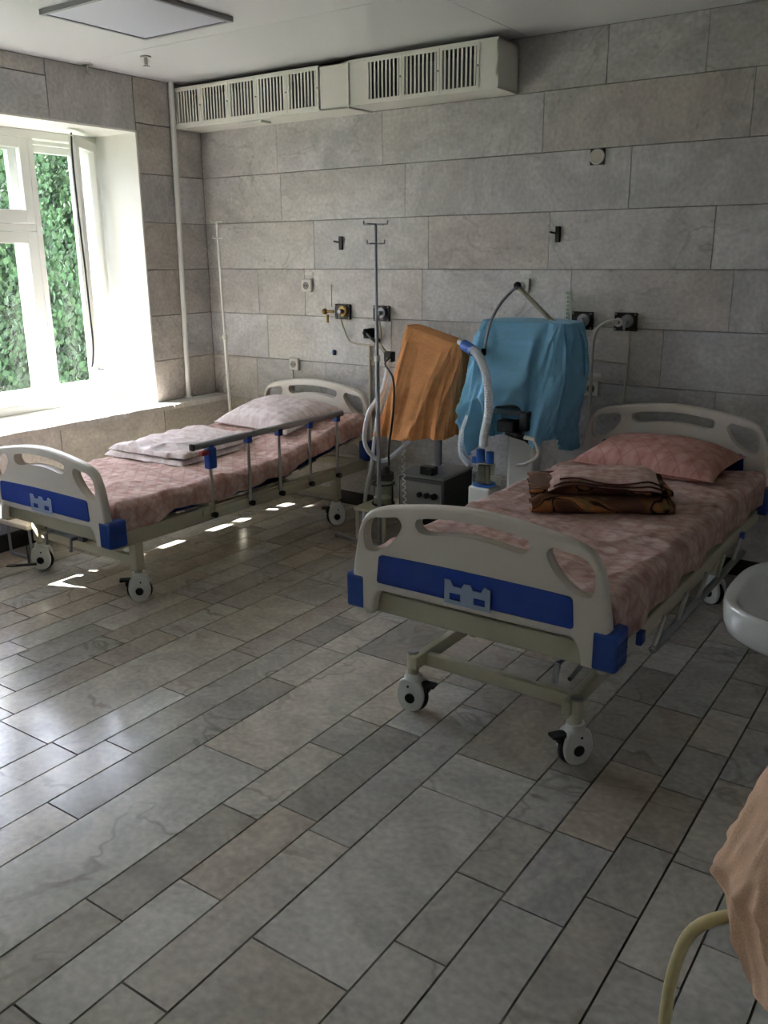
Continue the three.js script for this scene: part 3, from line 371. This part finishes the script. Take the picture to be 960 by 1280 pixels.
// mattresses with fitted sheets
function makeMattress(label, bed, topY, W, L0, L1, thick, raise, hemR, hemL, sd) {
  const t = thing('mattress', label, 'mattress', bed.pos, bed.turn);
  const lift = (z) => raise * Math.max(0, -0.12 - z) * sm(-0.1, -0.3, z) + 0;
  const cz = (L0 + L1) / 2, hl = (L1 - L0) / 2, r = 0.045;
  mesh('foam_body', gridGeo(8, 40, (u, v) => { const z = L0 + 0.02 + v * (L1 - L0 - 0.04), a = u * 8, P8 = [[-W + 0.02, 0], [-W + 0.02, -thick], [W - 0.02, -thick], [W - 0.02, 0], [W - 0.02, -0.012], [0, -0.012], [-W + 0.02, -0.012], [-W + 0.02, -0.012], [-W + 0.02, -0.012]][Math.round(a)]; return [P8[0], topY - 0.015 + P8[1] + lift(z), z]; }), M.blueDark, t);
  const across = (s, half, drop) => { const a = Math.abs(s), sg = Math.sign(s), flat = half - r; if (a <= flat) return [s, 0]; const q = (a - flat) / r; if (q < Math.PI / 2) return [sg * (flat + r * Math.sin(q)), r * (1 - Math.cos(q))]; return [sg * half, r + (a - flat - r * Math.PI / 2)]; };
  const nu = 170, nv = 260;
  mesh('fitted_sheet', gridGeo(nu, nv, (u, v) => {
    const t2 = v * 2 - 1, [zz, dz] = across(t2 * (hl + 0.1), hl, 0), z0 = cz + zz, hR = hemR(z0), hL = hemL(z0), s = u * 2 - 1, S = s > 0 ? s * (W + hR) : s * (W + hL), [xx, dx] = across(S, W, 0);
    const px = S, pz = cz + t2 * (hl + 0.1);
    let wr = 0.014 * fbm(px * 3 + sd, pz * 3.2, sd, 3) + 0.010 * (1 - Math.abs(n3(px * 5 + sd * 3, pz * 3.5 + px * 2, sd + 4))) ** 4 + 0.008 * (1 - Math.abs(n3(px * 3 - pz * 5, pz * 6, sd + 8))) ** 6;
    const down = Math.max(dx, dz), side = sm(0.02, 0.1, dx); const fold = side * (0.014 * Math.sin(pz * 19 + 3 * n3(pz * 3, 1, sd)) + 0.02 * fbm(pz * 5, dx * 5, sd + 3, 2));
    const cornerR = sm(0.03, 0.09, Math.min(dx, dz)) * 0.05;
    return [xx + Math.sign(S) * (fold * 0.7 - cornerR + (dx > 0.02 ? 0.004 : 0)), topY + wr - down + lift(z0), cz + zz - Math.sign(zz) * cornerR + sm(0.03, 0.09, dz) * 0.008 * Math.sin(px * 22), px / 0.72, pz / 0.72];
  }), M.sheet, t);
  return lift;
}
const B1 = { pos: [1.025, 0, 1.15], turn: -0.019 }, B2 = { pos: [3.432, 0, 1.265], turn: -0.004 };
const lift1 = makeMattress('mattress in checked pink sheet hanging unevenly, on the bed beside the window', B1, 0.52, 0.455, -0.985, 0.975, 0.1, 0.17, (z) => 0.075 + 0.05 * sm(0.55, 0.8, z) + 0.03 * sm(0.85, 0.95, z) + 0.03 * n3(z * 4.3, 2, 1) + 0.03 * Math.exp(-((z - 0.3) ** 2) / 0.02), () => 0.1, 2);
makeMattress('mattress in checked pink fitted sheet on the bed with the brown blanket', B2, 0.625, 0.46, -0.985, 0.975, 0.13, 0, (z) => 0.13 + 0.012 * n3(z * 4, 5, 1) + 0.03 * sm(0.6, 0.95, z) + 0.05 * sm(0.9, 0.96, z), (z) => 0.12 + 0.015 * n3(z * 3, 8, 1), 5);
// pillows
function pillowGeo(w, d, h, sd) {
  const f = (u, v, sgn) => { const a = u * 2 - 1, b = v * 2 - 1, e = Math.pow(clamp((1 - Math.abs(a) ** 2.6)), 0.55) * Math.pow(clamp((1 - Math.abs(b) ** 2.6)), 0.55), pin = 1 - 0.07 * (1 - Math.abs(a) ** 2) * Math.abs(b) ** 3, pin2 = 1 - 0.07 * (1 - Math.abs(b) ** 2) * Math.abs(a) ** 3; const x = a * w / 2 * pin2, z = b * d / 2 * pin; return [x, h * 0.36 + sgn * e * h * (sgn > 0 ? 0.64 : 0.34) + e * sgn * 0.5 * (0.02 * fbm(x * 6, z * 6, sd, 3) + 0.012 * (1 - Math.abs(n3(x * 8 + z * 4, z * 7, sd))) ** 3), z, (x + sd) / 0.72, z / 0.72]; };
  return mergeGeometries([gridGeo(60, 44, (u, v) => f(u, v, 1)), gridGeo(60, 44, (u, v) => f(1 - u, v, -1))]);
}
function pillow(w, d, h, sd, mat, label, pos, turn, tilt = 0) { const p = thing('pillow', label, 'pillow', pos, turn); p.rotation.order = 'YXZ'; p.rotation.x = tilt; mesh('cushion', pillowGeo(w, d, h, sd), mat, p); const e = []; for (let i = 0; i <= 80; i++) { const t = i / 80 * 4, k = Math.floor(t) % 4, q = (t % 1) * 2 - 1, [a, b] = [[q, -1], [1, q], [-q, 1], [-1, -q]][k]; e.push([a * w / 2 * (1 - 0.07 * (1 - b * b) * Math.abs(a) ** 3), h * 0.36, b * d / 2 * (1 - 0.07 * (1 - a * a) * Math.abs(b) ** 3)]); } mesh('seam', tube(e, 0.003, 160, 6), mat, p); }
pillow(0.68, 0.5, 0.15, 4, M.sheetPale, 'pale mottled pillow on the lifted backrest beside the window', [0.99, 0.60, 0.43], -0.12, 0.17);
pillow(0.68, 0.44, 0.155, 9, M.pillow, 'salmon checked pillow on the bed with the brown blanket', [3.45, 0.628, 0.5], -0.08, 0.08);
// folded duvet on the bed beside the window
{
  const d = thing('folded_duvet', 'whitish folded duvet cover lying flat on the bed beside the window', 'duvet', [0.83, 0.525, 1.07], 0.06);
  const layer = (w, l, y, h, sd, sk) => { const f = (u, v, up) => { const a = u * 2 - 1, b = v * 2 - 1, e = Math.pow(clamp(1 - Math.abs(a) ** 8), 0.5) * Math.pow(clamp(1 - Math.abs(b) ** 10), 0.5), x = a * w / 2 + 0.02 * fbm(b * 2, a, sd, 2) + sk * b, z = b * l / 2 + 0.03 * fbm(a * 2, b, sd + 3, 2); return [x, y + (up ? h * (0.35 + 0.65 * e) + e * (0.035 * fbm(x * 4, z * 4, sd, 4) + 0.014 * (1 - Math.abs(n3(x * 5 + z * 3, z * 7, sd))) ** 4) : h * 0.35 * (1 - e)), z, x / 0.72, z / 0.72]; }; return mergeGeometries([gridGeo(60, 70, (u, v) => f(u, v, true)), gridGeo(60, 70, (u, v) => f(1 - u, v, false))]); };
  mesh('lower_fold', layer(0.6, 0.76, 0, 0.035, 3, 0), M.sheetPale, d); mesh('upper_fold', layer(0.58, 0.72, 0.032, 0.04, 7, 0.01), M.sheetPale, d);
}
// folded blanket and sheet on the other bed
{
  const b = thing('folded_blanket', 'thick brown patterned blanket folded on the bed', 'blanket', [3.435, 0.632, 1.235], 0.5), w = 0.56, dp = 0.34;
  const fold = (y, h, d, o, sd) => { const prof = []; for (let i = 0; i <= 28; i++) { const t = i / 28; if (t < 0.4) prof.push([-d / 2 + d * (t / 0.4) * 0.94, 0]); else if (t < 0.6) { const a = (t - 0.4) / 0.2 * Math.PI; prof.push([d / 2 - h / 2 + Math.sin(a) * h / 2, h / 2 - Math.cos(a) * h / 2]); } else prof.push([d / 2 - h / 2 - (d - h / 2) * ((t - 0.6) / 0.4), h]); } return gridGeo(28, 48, (u, v) => { const p = prof[Math.round(u * 28)], x = (v - 0.5) * w * (1 - 0.04 * n3(p[0] * 6, p[1] * 20, sd)); return [x, y + p[1] * (1 + 0.15 * n3(x * 6, p[0] * 5, sd)) - 0.25 * h * sm(0.42, 0.5, Math.abs(v - 0.5)) * p[1] / h, p[0] + o + 0.015 * n3(x * 5, y * 20, sd), x / 0.95 + sd * 0.3, (u * 2 * d) / 0.95]; }); };
  mesh('lower_fold', [fold(0, 0.066, dp, 0, 1), box(w - 0.05, 0.045, dp - 0.08, 0, 0.03, -0.02, 0.015)], M.blanket, b); mesh('upper_fold', [fold(0.06, 0.034, dp - 0.05, -0.035, 2), box(w - 0.06, 0.02, dp - 0.12, 0, 0.076, -0.04, 0.008)], M.blanket, b);
  const s = thing('folded_sheet', 'pink sheet with dark edging folded on top of the brown blanket', 'sheet', [3.455, 0.734, 1.24], 0.42);
  for (let k = 0; k < 3; k++) { const ww = 0.44 - k * 0.025, dd = 0.27 - k * 0.012; const f = (u, v, up) => { const x = (u - 0.5) * ww + 0.01 * k, z = (v - 0.5) * dd + (0.05 * n3(x * 7, k * 0.25, 2) + 0.02 * Math.sin(x * 14 + k * 0.4)) * v - 0.01 * k; return [x, k * 0.011 + (up ? 0.008 : 0) + 0.016 * n3(x * 5, z * 6, 3) - 0.03 * sm(0.16, 0.26, Math.abs(x)) , z, x / 0.72, z / 0.72 + k * 0.2]; }; const L = mesh('sheet_layer', mergeGeometries([gridGeo(30, 20, (u, v) => f(u, v, true)), gridGeo(30, 20, (u, v) => f(1 - u, v, false))]), M.sheet, s); const e = []; for (let i = 0; i <= 20; i++) { const q = f(i / 20, 1, false); e.push([q[0], q[1] + 0.003, q[2]]); } mesh('edging', tube(e, 0.0032, 40, 6), M.edging, L); }
}

// ------------------------------------------------------------------ drip stands
function dripStand(label, x, z, h, lean, crossbars, legs, mat = M.greySteel) {
  const s = thing('drip_stand', label, 'drip stand', [x, 0, z]); const at = (y) => [lean[0] * y, y, lean[1] * y];
  mesh('pole', [rod(at(0.03), at(1.1), 0.0115), rod(at(1.1), at(h), 0.008)], mat, s);
  for (const [y, w] of crossbars) mesh('hook_bar', [rod([at(y)[0] - w, y, at(y)[2]], [at(y)[0] + w, y, at(y)[2]], 0.004, 8), rod([at(y)[0] - w, y, at(y)[2]], [at(y)[0] - w, y + 0.018, at(y)[2]], 0.004, 8), rod([at(y)[0] + w, y, at(y)[2]], [at(y)[0] + w, y + 0.018, at(y)[2]], 0.004, 8), rod([at(y)[0], y, at(y)[2] - w], [at(y)[0], y, at(y)[2] + w], 0.004, 8)], mat, s);
  mesh('clamp_knob', [cyl(0.018, 0.018, 0.03, at(1.1)[0], 1.1, at(1.1)[2]), rod([at(1.1)[0], 1.1, 0], [at(1.1)[0] - 0.03, 1.1, 0.02], 0.007)], M.pale, s);
  for (const [a, l] of legs) mesh('leg', [rod([0, 0.035, 0], [Math.cos(a) * l, 0.015, Math.sin(a) * l], 0.011), new THREE.SphereGeometry(0.015, 10, 8).translate(Math.cos(a) * l, 0.015, Math.sin(a) * l)], mat, s);
}
dripStand('slim metal drip stand leaning in the corner behind the bed beside the window', 0.345, 0.2, 1.86, [-0.022, 0.0], [[1.855, 0.06], [1.75, 0.045]], [[0.2, 0.2], [2.4, 0.14], [-1.0, 0.14]], M.paint);
dripStand('tall metal drip stand between the two beds', 1.985, 0.74, 1.79, [-0.006, 0], [[1.785, 0.075], [1.69, 0.055]], [[3.4, 0.4], [1.3, 0.4], [-0.8, 0.4]]);

// ------------------------------------------------------------------ draped machines between the beds
function tent(levels, folds, amp, hem, sd, nu = 220, nv = 110) { // levels from top to bottom: [y, cx, cz, hx, hz, tilt, power]
  const at = (t) => { const k = t * (levels.length - 1), i = Math.min(levels.length - 2, Math.floor(k)), f = k - i, g = f * f * (3 - 2 * f) * 0.5 + f * 0.5; return levels[i].map((a, j) => a + (levels[i + 1][j] - a) * g); };
  return gridGeo(nu, nv, (u, v) => {
    const th = u * Math.PI * 2, c = Math.cos(th), s = Math.sin(th), cap = v < 0.06 ? v / 0.06 : 1, t = v < 0.06 ? 0 : (v - 0.06) / 0.94 * hem(th), L = at(t), pw = L[6];
    const kx = Math.sign(c) * Math.abs(c) ** pw * cap, kz = Math.sign(s) * Math.abs(s) ** pw * cap;
    const rg = (f, q) => (1 - Math.abs(n3(c * f + sd + t * q, s * f + sd * 2 - t * q, t * 0.9 + sd))) ** 5;
    const fo = amp * t ** 0.75 * (0.5 * Math.sin(th * folds + 2.5 * n3(t * 2.2 + sd, th * 0.8, sd)) + 1.1 * rg(1.5, 0.8) + 0.9 * rg(3.1, -0.6) + 0.35 * rg(6.2, 0.9) - 0.65) + (0.010 * fbm(c * 4, s * 4 + t * 5, sd + 3, 4) + 0.006 * rg(4.5, 2) * t) * cap;
    const x = L[1] + kx * L[3] + fo * c, z = L[2] + kz * L[4] + fo * s; return [x, L[0] + L[5] * (kx * L[3]) + (cap < 1 ? 0.012 * (1 - cap * cap) : 0), z, u * 4, v * 2];
  });
}
{
  const m = thing('suction_pump', 'grey metal pump box on the floor carrying a thin post under the orange drape', 'pump', [2.105, 0, 0.33], 0.04);
  const bh = 0.24, by = 0.17;
  mesh('chassis', box(0.3, 0.05, 0.33, 0, 0.15, 0, 0.008), M.black, m); mesh('cabinet', [box(0.3, bh, 0.36, 0, by + bh / 2, 0, 0.012)], M.greyDark, m); mesh('front_panel', box(0.27, bh * 0.62, 0.01, 0, by + bh * 0.58, 0.182, 0.004), M.greyBox, m); mesh('top_plate', box(0.305, 0.012, 0.365, 0, by + bh + 0.004, 0, 0.004), M.greyBox, m);
  for (let i = 0; i < 3; i++) mesh('control_knob', cyl(0.014 + i * 0.002, 0.016 + i * 0.002, 0.02, 0, 0, 0, 16).rotateX(Math.PI / 2).translate(0.0 + i * 0.048, by + bh * 0.6, 0.195), M.black, m);
  for (const [x, z] of [[-0.12, -0.14], [0.12, -0.14], [-0.12, 0.14], [0.12, 0.14]]) mesh('wheel', [new THREE.TorusGeometry(0.04, 0.016, 10, 24).rotateY(Math.PI / 2).translate(x, 0.056, z), box(0.03, 0.06, 0.03, x, 0.105, z, 0.004)], M.tyre, m);
  mesh('post', [cyl(0.022, 0.022, 0.5, 0.04, by + bh + 0.25, 0.05), cyl(0.038, 0.042, 0.05, 0.04, by + bh + 0.03, 0.05)], M.greySteel, m); mesh('clamp', [box(0.09, 0.05, 0.06, 0.02, by + bh + 0.035, 0.12, 0.008), cyl(0.018, 0.018, 0.03).rotateX(Math.PI / 2).translate(0.035, by + bh + 0.035, 0.16)], M.black, m);
  mesh('instrument_head', [box(0.34, 0.42, 0.2, 0.03, 0.9, 0.03, 0.02)], M.greyDark, m);
  single('orange_drape', tent([[1.215, 2.18, 0.44, 0.175, 0.07, -0.27, 0.3], [1.15, 2.175, 0.44, 0.19, 0.10, -0.25, 0.42], [1.02, 2.145, 0.44, 0.205, 0.125, -0.12, 0.55], [0.87, 2.11, 0.44, 0.215, 0.145, 0.0, 0.65], [0.74, 2.08, 0.44, 0.23, 0.155, 0.05, 0.7], [0.645, 2.06, 0.44, 0.25, 0.16, 0.08, 0.75]], 4, 0.03, (th) => 1 - 0.02 * Math.sin(th * 3 + 1) - 0.025 * Math.sin(th * 7), 3), M.orange, 'orange cloth draped over the machine beside the drip stand', 'drape');
}
{ // jointed lamp arm on the wall rail with a hanging hose
  const a = thing('swing_arm', 'dark jointed arm reaching out from the wall beside the orange drape', 'arm', [0, 0, 0]);
  mesh('upper_link', [rod([1.43, 1.165, 0.08], [1.74, 1.075, 0.3], 0.008), rod([1.45, 1.155, 0.08], [1.745, 1.06, 0.3], 0.006)], M.greyDark, a); mesh('lower_link', rod([1.67, 1.14, 0.3], [1.78, 1.06, 0.34], 0.012), M.beigeTube, a); mesh('joint', [new THREE.SphereGeometry(0.022, 14, 10).translate(1.43, 1.165, 0.08), box(0.055, 0.06, 0.05, 1.78, 1.06, 0.33, 0.008), new THREE.SphereGeometry(0.02, 12, 10).translate(1.67, 1.145, 0.3)], M.black, a); mesh('wall_mount', box(0.03, 0.06, 0.085, 1.425, 1.16, 0.04, 0.005), M.greyDark, a);
}
single('breathing_tube', tube([[1.79, 1.05, 0.36], [1.81, 0.92, 0.42], [1.765, 0.68, 0.45], [1.726, 0.43, 0.45], [1.685, 0.267, 0.45], [1.665, 0.06, 0.46]], 0.011, 60, 10), M.hose, 'clear pale tube hanging from the dark jointed arm to the floor', 'tube');
single('ventilation_tube', tube([[1.8, 1.05, 0.37], [1.87, 0.9, 0.53], [1.84, 0.78, 0.63], [1.8, 0.62, 0.62], [1.81, 0.53, 0.58], [1.86, 0.48, 0.52], [1.95, 0.55, 0.48], [2.02, 0.64, 0.45], [2.02, 0.72, 0.44]], 0.013, 80, 10), M.hose, 'pale tube looping from the jointed arm up under the orange drape', 'tube');
single('power_cable', tube([[1.8, 1.06, 0.36], [1.92, 1.05, 0.58], [2.035, 1.0, 0.68], [2.049, 0.92, 0.685], [2.037, 0.785, 0.68], [2.009, 0.6, 0.68], [1.97, 0.5, 0.62], [1.9, 0.45, 0.52]], 0.006, 60, 8), M.cable, 'black cable hanging down in front of the orange drape', 'cable');
{ const pts = []; for (let i = 0; i <= 220; i++) { const t = i / 220, a = t * Math.PI * 2 * 17, cx = 2.055 + 0.05 * t * t, cy = 0.64 - 0.58 * t, cz = 0.6 + 0.03 * t; pts.push([cx + 0.009 * Math.cos(a), cy, cz + 0.009 * Math.sin(a)]); } single('coiled_cord', tube(pts, 0.0028, 660, 6), M.pale, 'white coiled cord hanging in front of the grey pump box', 'cord'); }
{ // suction jar
  const j = thing('suction_jar', 'glass suction jar with black lid standing beside the grey pump box', 'jar', [1.845, 0.2, 0.5]); mesh('glass', new THREE.LatheGeometry([[0.001, 0], [0.055, 0], [0.06, 0.02], [0.06, 0.15], [0.052, 0.17]].map((p) => new THREE.Vector2(...p)), 32), M.jar, j); mesh('fluid', cyl(0.055, 0.054, 0.05, 0, 0.03, 0), M.dirtyCream, j); mesh('lid', [cyl(0.064, 0.066, 0.035, 0, 0.185, 0), cyl(0.02, 0.025, 0.05, 0.02, 0.22, 0)], M.black, j); mesh('cradle', [new THREE.TorusGeometry(0.065, 0.006, 8, 30).rotateX(Math.PI / 2).translate(0, 0.02, 0), new THREE.TorusGeometry(0.065, 0.006, 8, 30).rotateX(Math.PI / 2).translate(0, 0.14, 0), rod([0.065, 0.02, 0], [0.065, 0.14, 0], 0.005, 8), rod([-0.065, 0.02, 0], [-0.065, 0.14, 0], 0.005, 8)], M.black, j);
  const st = thing('jar_shelf', 'low cream metal shelf carrying the suction jar', 'shelf', [1.815, 0, 0.46]); mesh('top', box(0.22, 0.022, 0.3, 0, 0.189, 0.0, 0.004), M.dirtyCream, st); for (const [x, z] of [[-0.09, -0.13], [0.09, -0.13], [-0.09, 0.13], [0.09, 0.13]]) mesh('leg', box(0.025, 0.18, 0.025, x, 0.09, z, 0.002), M.dirtyCream, st);
}
single('wall_cable', tube([[2.13, 0.75, 0.16], [2.125, 0.6, 0.12], [2.155, 0.44, 0.1], [2.22, 0.345, 0.08], [2.38, 0.345, 0.05], [2.6, 0.34, 0.03], [2.8, 0.34, 0.03]], 0.006, 50, 8), M.dirtyCream, 'beige cable dropping between the orange and blue drapes', 'cable');

// ventilator under the blue drape
{
  const v = thing('ventilator', 'white ventilator trolley hidden under the blue drape', 'ventilator', [2.71, 0, 0.42]);
  mesh('column', box(0.15, 0.62, 0.12, 0.0, 0.42, 0, 0.02), M.white, v); mesh('base', [box(0.5, 0.05, 0.06, 0, 0.1, 0.1, 0.012), box(0.5, 0.05, 0.06, 0, 0.1, -0.1, 0.012), box(0.08, 0.05, 0.3, 0, 0.11, 0, 0.01)], M.greyBox, v); for (const [x, z] of [[-0.22, -0.1], [0.22, -0.1], [-0.22, 0.1], [0.22, 0.1]]) mesh('wheel', [new THREE.TorusGeometry(0.03, 0.011, 8, 20).rotateY(Math.PI / 2).translate(x, 0.041, z), box(0.02, 0.03, 0.02, x, 0.075, z)], M.tyre, v);
  mesh('housing', box(0.36, 0.40, 0.16, 0.015, 1.06, 0, 0.02), M.greyBox, v); mesh('tray', box(0.36, 0.03, 0.2, 0.015, 0.84, 0.01, 0.008), M.greyBox, v);
  mesh('valve_block', [box(0.1, 0.06, 0.08, 0.0, 0.79, 0.2, 0.01), box(0.05, 0.1, 0.06, 0.09, 0.82, 0.19, 0.01), rod([0.02, 0.78, 0.2], [0.13, 0.7, 0.18], 0.012), rod([0.0, 0.76, 0.22], [0.1, 0.74, 0.22], 0.016)], M.black, v); mesh('outlet_pipe', [rod([0.07, 0.745, 0.22], [0.16, 0.74, 0.22], 0.011), tube([[0.15, 0.74, 0.22], [0.17, 0.66, 0.2], [0.1, 0.6, 0.18], [0.04, 0.58, 0.16]], 0.008, 30, 8)], M.pale, v);
  const hemF = (th) => { const d = (a, w) => Math.exp(-(((th - a + Math.PI * 3) % (Math.PI * 2) - Math.PI) ** 2) / (w * w)); return 0.95 - 0.34 * d(1.5, 0.33) - 0.1 * d(0.6, 0.4) + 0.1 * d(2.15, 0.22) - 0.12 * d(2.9, 0.3) + 0.05 * d(3.3, 0.2) - 0.02 * Math.sin(th * 5); };
  single('blue_drape', tent([[1.305, 2.725, 0.42, 0.24, 0.12, -0.01, 0.28], [1.22, 2.715, 0.42, 0.265, 0.15, 0, 0.45], [1.05, 2.7, 0.42, 0.3, 0.18, 0, 0.6], [0.9, 2.685, 0.42, 0.295, 0.2, 0, 0.7], [0.76, 2.67, 0.42, 0.275, 0.21, 0, 0.75], [0.62, 2.665, 0.42, 0.26, 0.215, 0, 0.8]], 9, 0.062, hemF, 11), M.blueCloth, 'blue nonwoven sheet draped over the ventilator beside the bed head', 'drape');
  const a = thing('hose_support_arm', 'beige jointed support arm rising above the blue drape', 'arm'); mesh('upper_link', [rod([2.86, 1.3, 0.46], [2.665, 1.478, 0.48], 0.0115), rod([2.86, 1.3, 0.46], [2.885, 1.28, 0.46], 0.018)], M.beigeTube, a); mesh('lower_link', tube([[2.665, 1.478, 0.48], [2.6, 1.4, 0.52], [2.56, 1.3, 0.56], [2.557, 1.2, 0.6], [2.56, 1.16, 0.62]], 0.0075, 40, 8), M.greySteel, a); mesh('joint', [new THREE.SphereGeometry(0.02, 14, 10).translate(2.665, 1.478, 0.48), box(0.05, 0.04, 0.05, 2.9, 1.285, 0.46, 0.008)], M.greyDark, a); mesh('clip', box(0.02, 0.035, 0.02, 2.56, 1.155, 0.625, 0.004), M.black, a);
  const ridges = (n) => (t, i) => 1 + 0.14 * Math.sin(t * n * Math.PI * 2);
  const h = thing('breathing_hose', 'white corrugated breathing hose with blue connector hanging over the blue drape', 'hose'); mesh('hose_run', tube([[2.49, 1.17, 0.64], [2.54, 1.15, 0.66], [2.595, 1.08, 0.68], [2.625, 0.98, 0.69], [2.63, 0.86, 0.69], [2.61, 0.75, 0.69], [2.6, 0.68, 0.68]], 0.021, 420, 12, ridges(70)), M.hose, h); mesh('connector', [rod([2.44, 1.185, 0.62], [2.51, 1.16, 0.645], 0.028, 16)], M.brightBlue, h); mesh('patient_port', rod([2.405, 1.2, 0.61], [2.445, 1.185, 0.62], 0.015, 14), M.hose, h);
  mesh('return_run', tube([[2.48, 0.82, 0.62], [2.455, 0.72, 0.64], [2.465, 0.62, 0.66], [2.52, 0.57, 0.67]], 0.019, 240, 12, ridges(40)), M.hose, h);
  const hm = thing('humidifier', 'clear humidifier chamber with blue caps hanging on a pale bracket below the blue drape', 'humidifier', [2.6, 0, 0.66]);
  mesh('heater_base', [box(0.13, 0.14, 0.12, 0, 0.4, 0, 0.014), rod([0, 0.33, 0], [0, 0.02, 0], 0.018), cyl(0.11, 0.12, 0.025, 0, 0.0125, 0)], M.white, hm); mesh('chamber', new THREE.LatheGeometry([[0.001, 0], [0.056, 0], [0.056, 0.1], [0.03, 0.12], [0.001, 0.122]].map((p) => new THREE.Vector2(...p)), 28).translate(0, 0.48, 0), M.jar, hm); mesh('chamber_core', [cyl(0.02, 0.03, 0.09, -0.015, 0.53, 0.0), cyl(0.012, 0.012, 0.1, 0.025, 0.53, 0.01)], M.greyDark, hm); mesh('chamber_ring', cyl(0.06, 0.06, 0.012, 0, 0.476, 0), M.brightBlue, hm); mesh('cap', [cyl(0.022, 0.024, 0.07, -0.02, 0.625, 0.01), cyl(0.02, 0.022, 0.06, 0.03, 0.62, 0), cyl(0.014, 0.014, 0.03, -0.055, 0.6, 0.01)], M.brightBlue, hm);
  const fl = thing('flow_meter', 'clear upright flow meter tube behind the blue drape', 'meter', [2.765, 1.29, 0.06]); mesh('tube', cyl(0.017, 0.017, 0.17, 0, 0.06, 0, 20), M.jar, fl); mesh('scale', [box(0.004, 0.15, 0.002, -0.006, 0.06, 0.017), ...Array.from({ length: 7 }, (_, i) => box(0.012, 0.003, 0.002, 0.004, 0.0 + i * 0.021, 0.018))], M.white, fl); mesh('body', box(0.04, 0.04, 0.06, 0, -0.04, -0.02, 0.006), M.greySteel, fl);
}

// ------------------------------------------------------------------ wash basin, draped stand, step stool
{
  const s = thing('wash_basin', 'white ceramic wash basin fixed to the wall', 'basin', [XR, 0, 2.33]);
  const W = 0.27, Dp = 0.675, top = 0.805; // x runs from the wall (0) to -Dp
  const loop = (th, k, pw = 0.62) => { const c = Math.cos(th), q = Math.sin(th); const x = Math.sign(c) * Math.abs(c) ** pw, z = Math.sign(q) * Math.abs(q) ** pw; return [-Dp / 2 + x * (Dp / 2) * k, z * W * k]; };
  const prof = [[0.35, -0.19], [0.55, -0.165], [0.8, -0.115], [0.93, -0.09], [0.975, -0.075], [0.995, -0.05], [1.0, -0.015], [0.992, -0.003], [0.98, 0], [0.93, -0.002], [0.9, -0.012], [0.87, -0.04], [0.8, -0.1], [0.6, -0.135], [0.3, -0.145], [0.03, -0.147]];
  mesh('bowl', gridGeo(96, prof.length - 1, (u, v) => { const p = prof[Math.round(v * (prof.length - 1))], [x, z] = loop(u * Math.PI * 2, p[0]); return [x, top + p[1], z]; }), M.ceramic, s); mesh('underside', [cyl(0.13, 0.09, 0.02, -0.33, top - 0.195, 0)], M.ceramic, s); mesh('waste_pipe', [rod([-0.33, top - 0.2, 0], [-0.33, top - 0.4, 0], 0.02), rod([-0.33, top - 0.4, 0], [0, top - 0.42, 0], 0.02)], M.pale, s); mesh('tap', [cyl(0.022, 0.025, 0.06, -0.09, top + 0.03, 0), rod([-0.09, top + 0.06, 0], [-0.24, top + 0.1, 0], 0.012), rod([-0.09, top + 0.06, 0], [-0.06, top + 0.12, 0], 0.008)], M.steel, s);
}
{
  const t = thing('equipment_trolley', 'white wheeled equipment trolley under the peach cloth', 'trolley', [4.71, 0, 3.56]);
  mesh('body', box(0.26, 0.12, 0.2, 0.03, 0.835, -0.03, 0.03), M.white, t); mesh('monitor', box(0.26, 0.3, 0.24, 0.02, 1.04, 0.01, 0.03), M.greyBox, t); mesh('pole', cyl(0.025, 0.025, 0.7, 0.04, 0.42, 0), M.greySteel, t); for (let i = 0; i < 5; i++) { const a = i * 1.2566; mesh('foot', [rod([0.04, 0.08, 0], [0.02 + Math.cos(a) * 0.15, 0.06, Math.sin(a) * 0.2], 0.014), new THREE.TorusGeometry(0.022, 0.01, 8, 18).translate(0.02 + Math.cos(a) * 0.15, 0.032, Math.sin(a) * 0.2)], M.greyDark, t); }
  single('peach_cloth', tent([[1.18, 4.76, 3.57, 0.09, 0.12, 0, 0.6], [1.1, 4.75, 3.57, 0.125, 0.17, 0, 0.7], [1.02, 4.725, 3.57, 0.172, 0.19, 0, 0.8], [0.92, 4.715, 3.57, 0.195, 0.19, 0, 0.85], [0.8, 4.725, 3.57, 0.172, 0.18, 0, 0.9]], 3, 0.014, (th) => 1 - 0.04 * Math.sin(th * 2 + 0.5), 6), M.peach, 'peach cloth draped over the equipment trolley beside the wash basin', 'cloth');
  single('yellow_hose', tube([[4.6, 0.8, 3.56], [4.545, 0.8, 3.58], [4.49, 0.765, 3.6], [4.468, 0.68, 3.6], [4.465, 0.55, 3.6], [4.48, 0.3, 3.6], [4.5, 0.03, 3.62]], 0.0085, 60, 12), M.hoseYellow, 'yellowish rubber hose curving out from under the peach cloth', 'hose');
}
{ const s = thing('step_stool', 'low cream step stool with tube legs between the ledge and the bed', 'stool', [0.33, 0, 1.72]); mesh('tread', box(0.26, 0.03, 0.46, 0, 0.2, 0, 0.008), M.dirtyCream, s); for (const z of [-0.2, 0.2]) mesh('leg_loop', tube([[-0.1, 0.19, z], [-0.1, 0.02, z], [-0.09, 0.01, z], [0.09, 0.01, z], [0.1, 0.02, z], [0.1, 0.19, z]], 0.008, 50, 8, null, 0.05), M.greySteel, s); }

renderer.render(scene, camera);
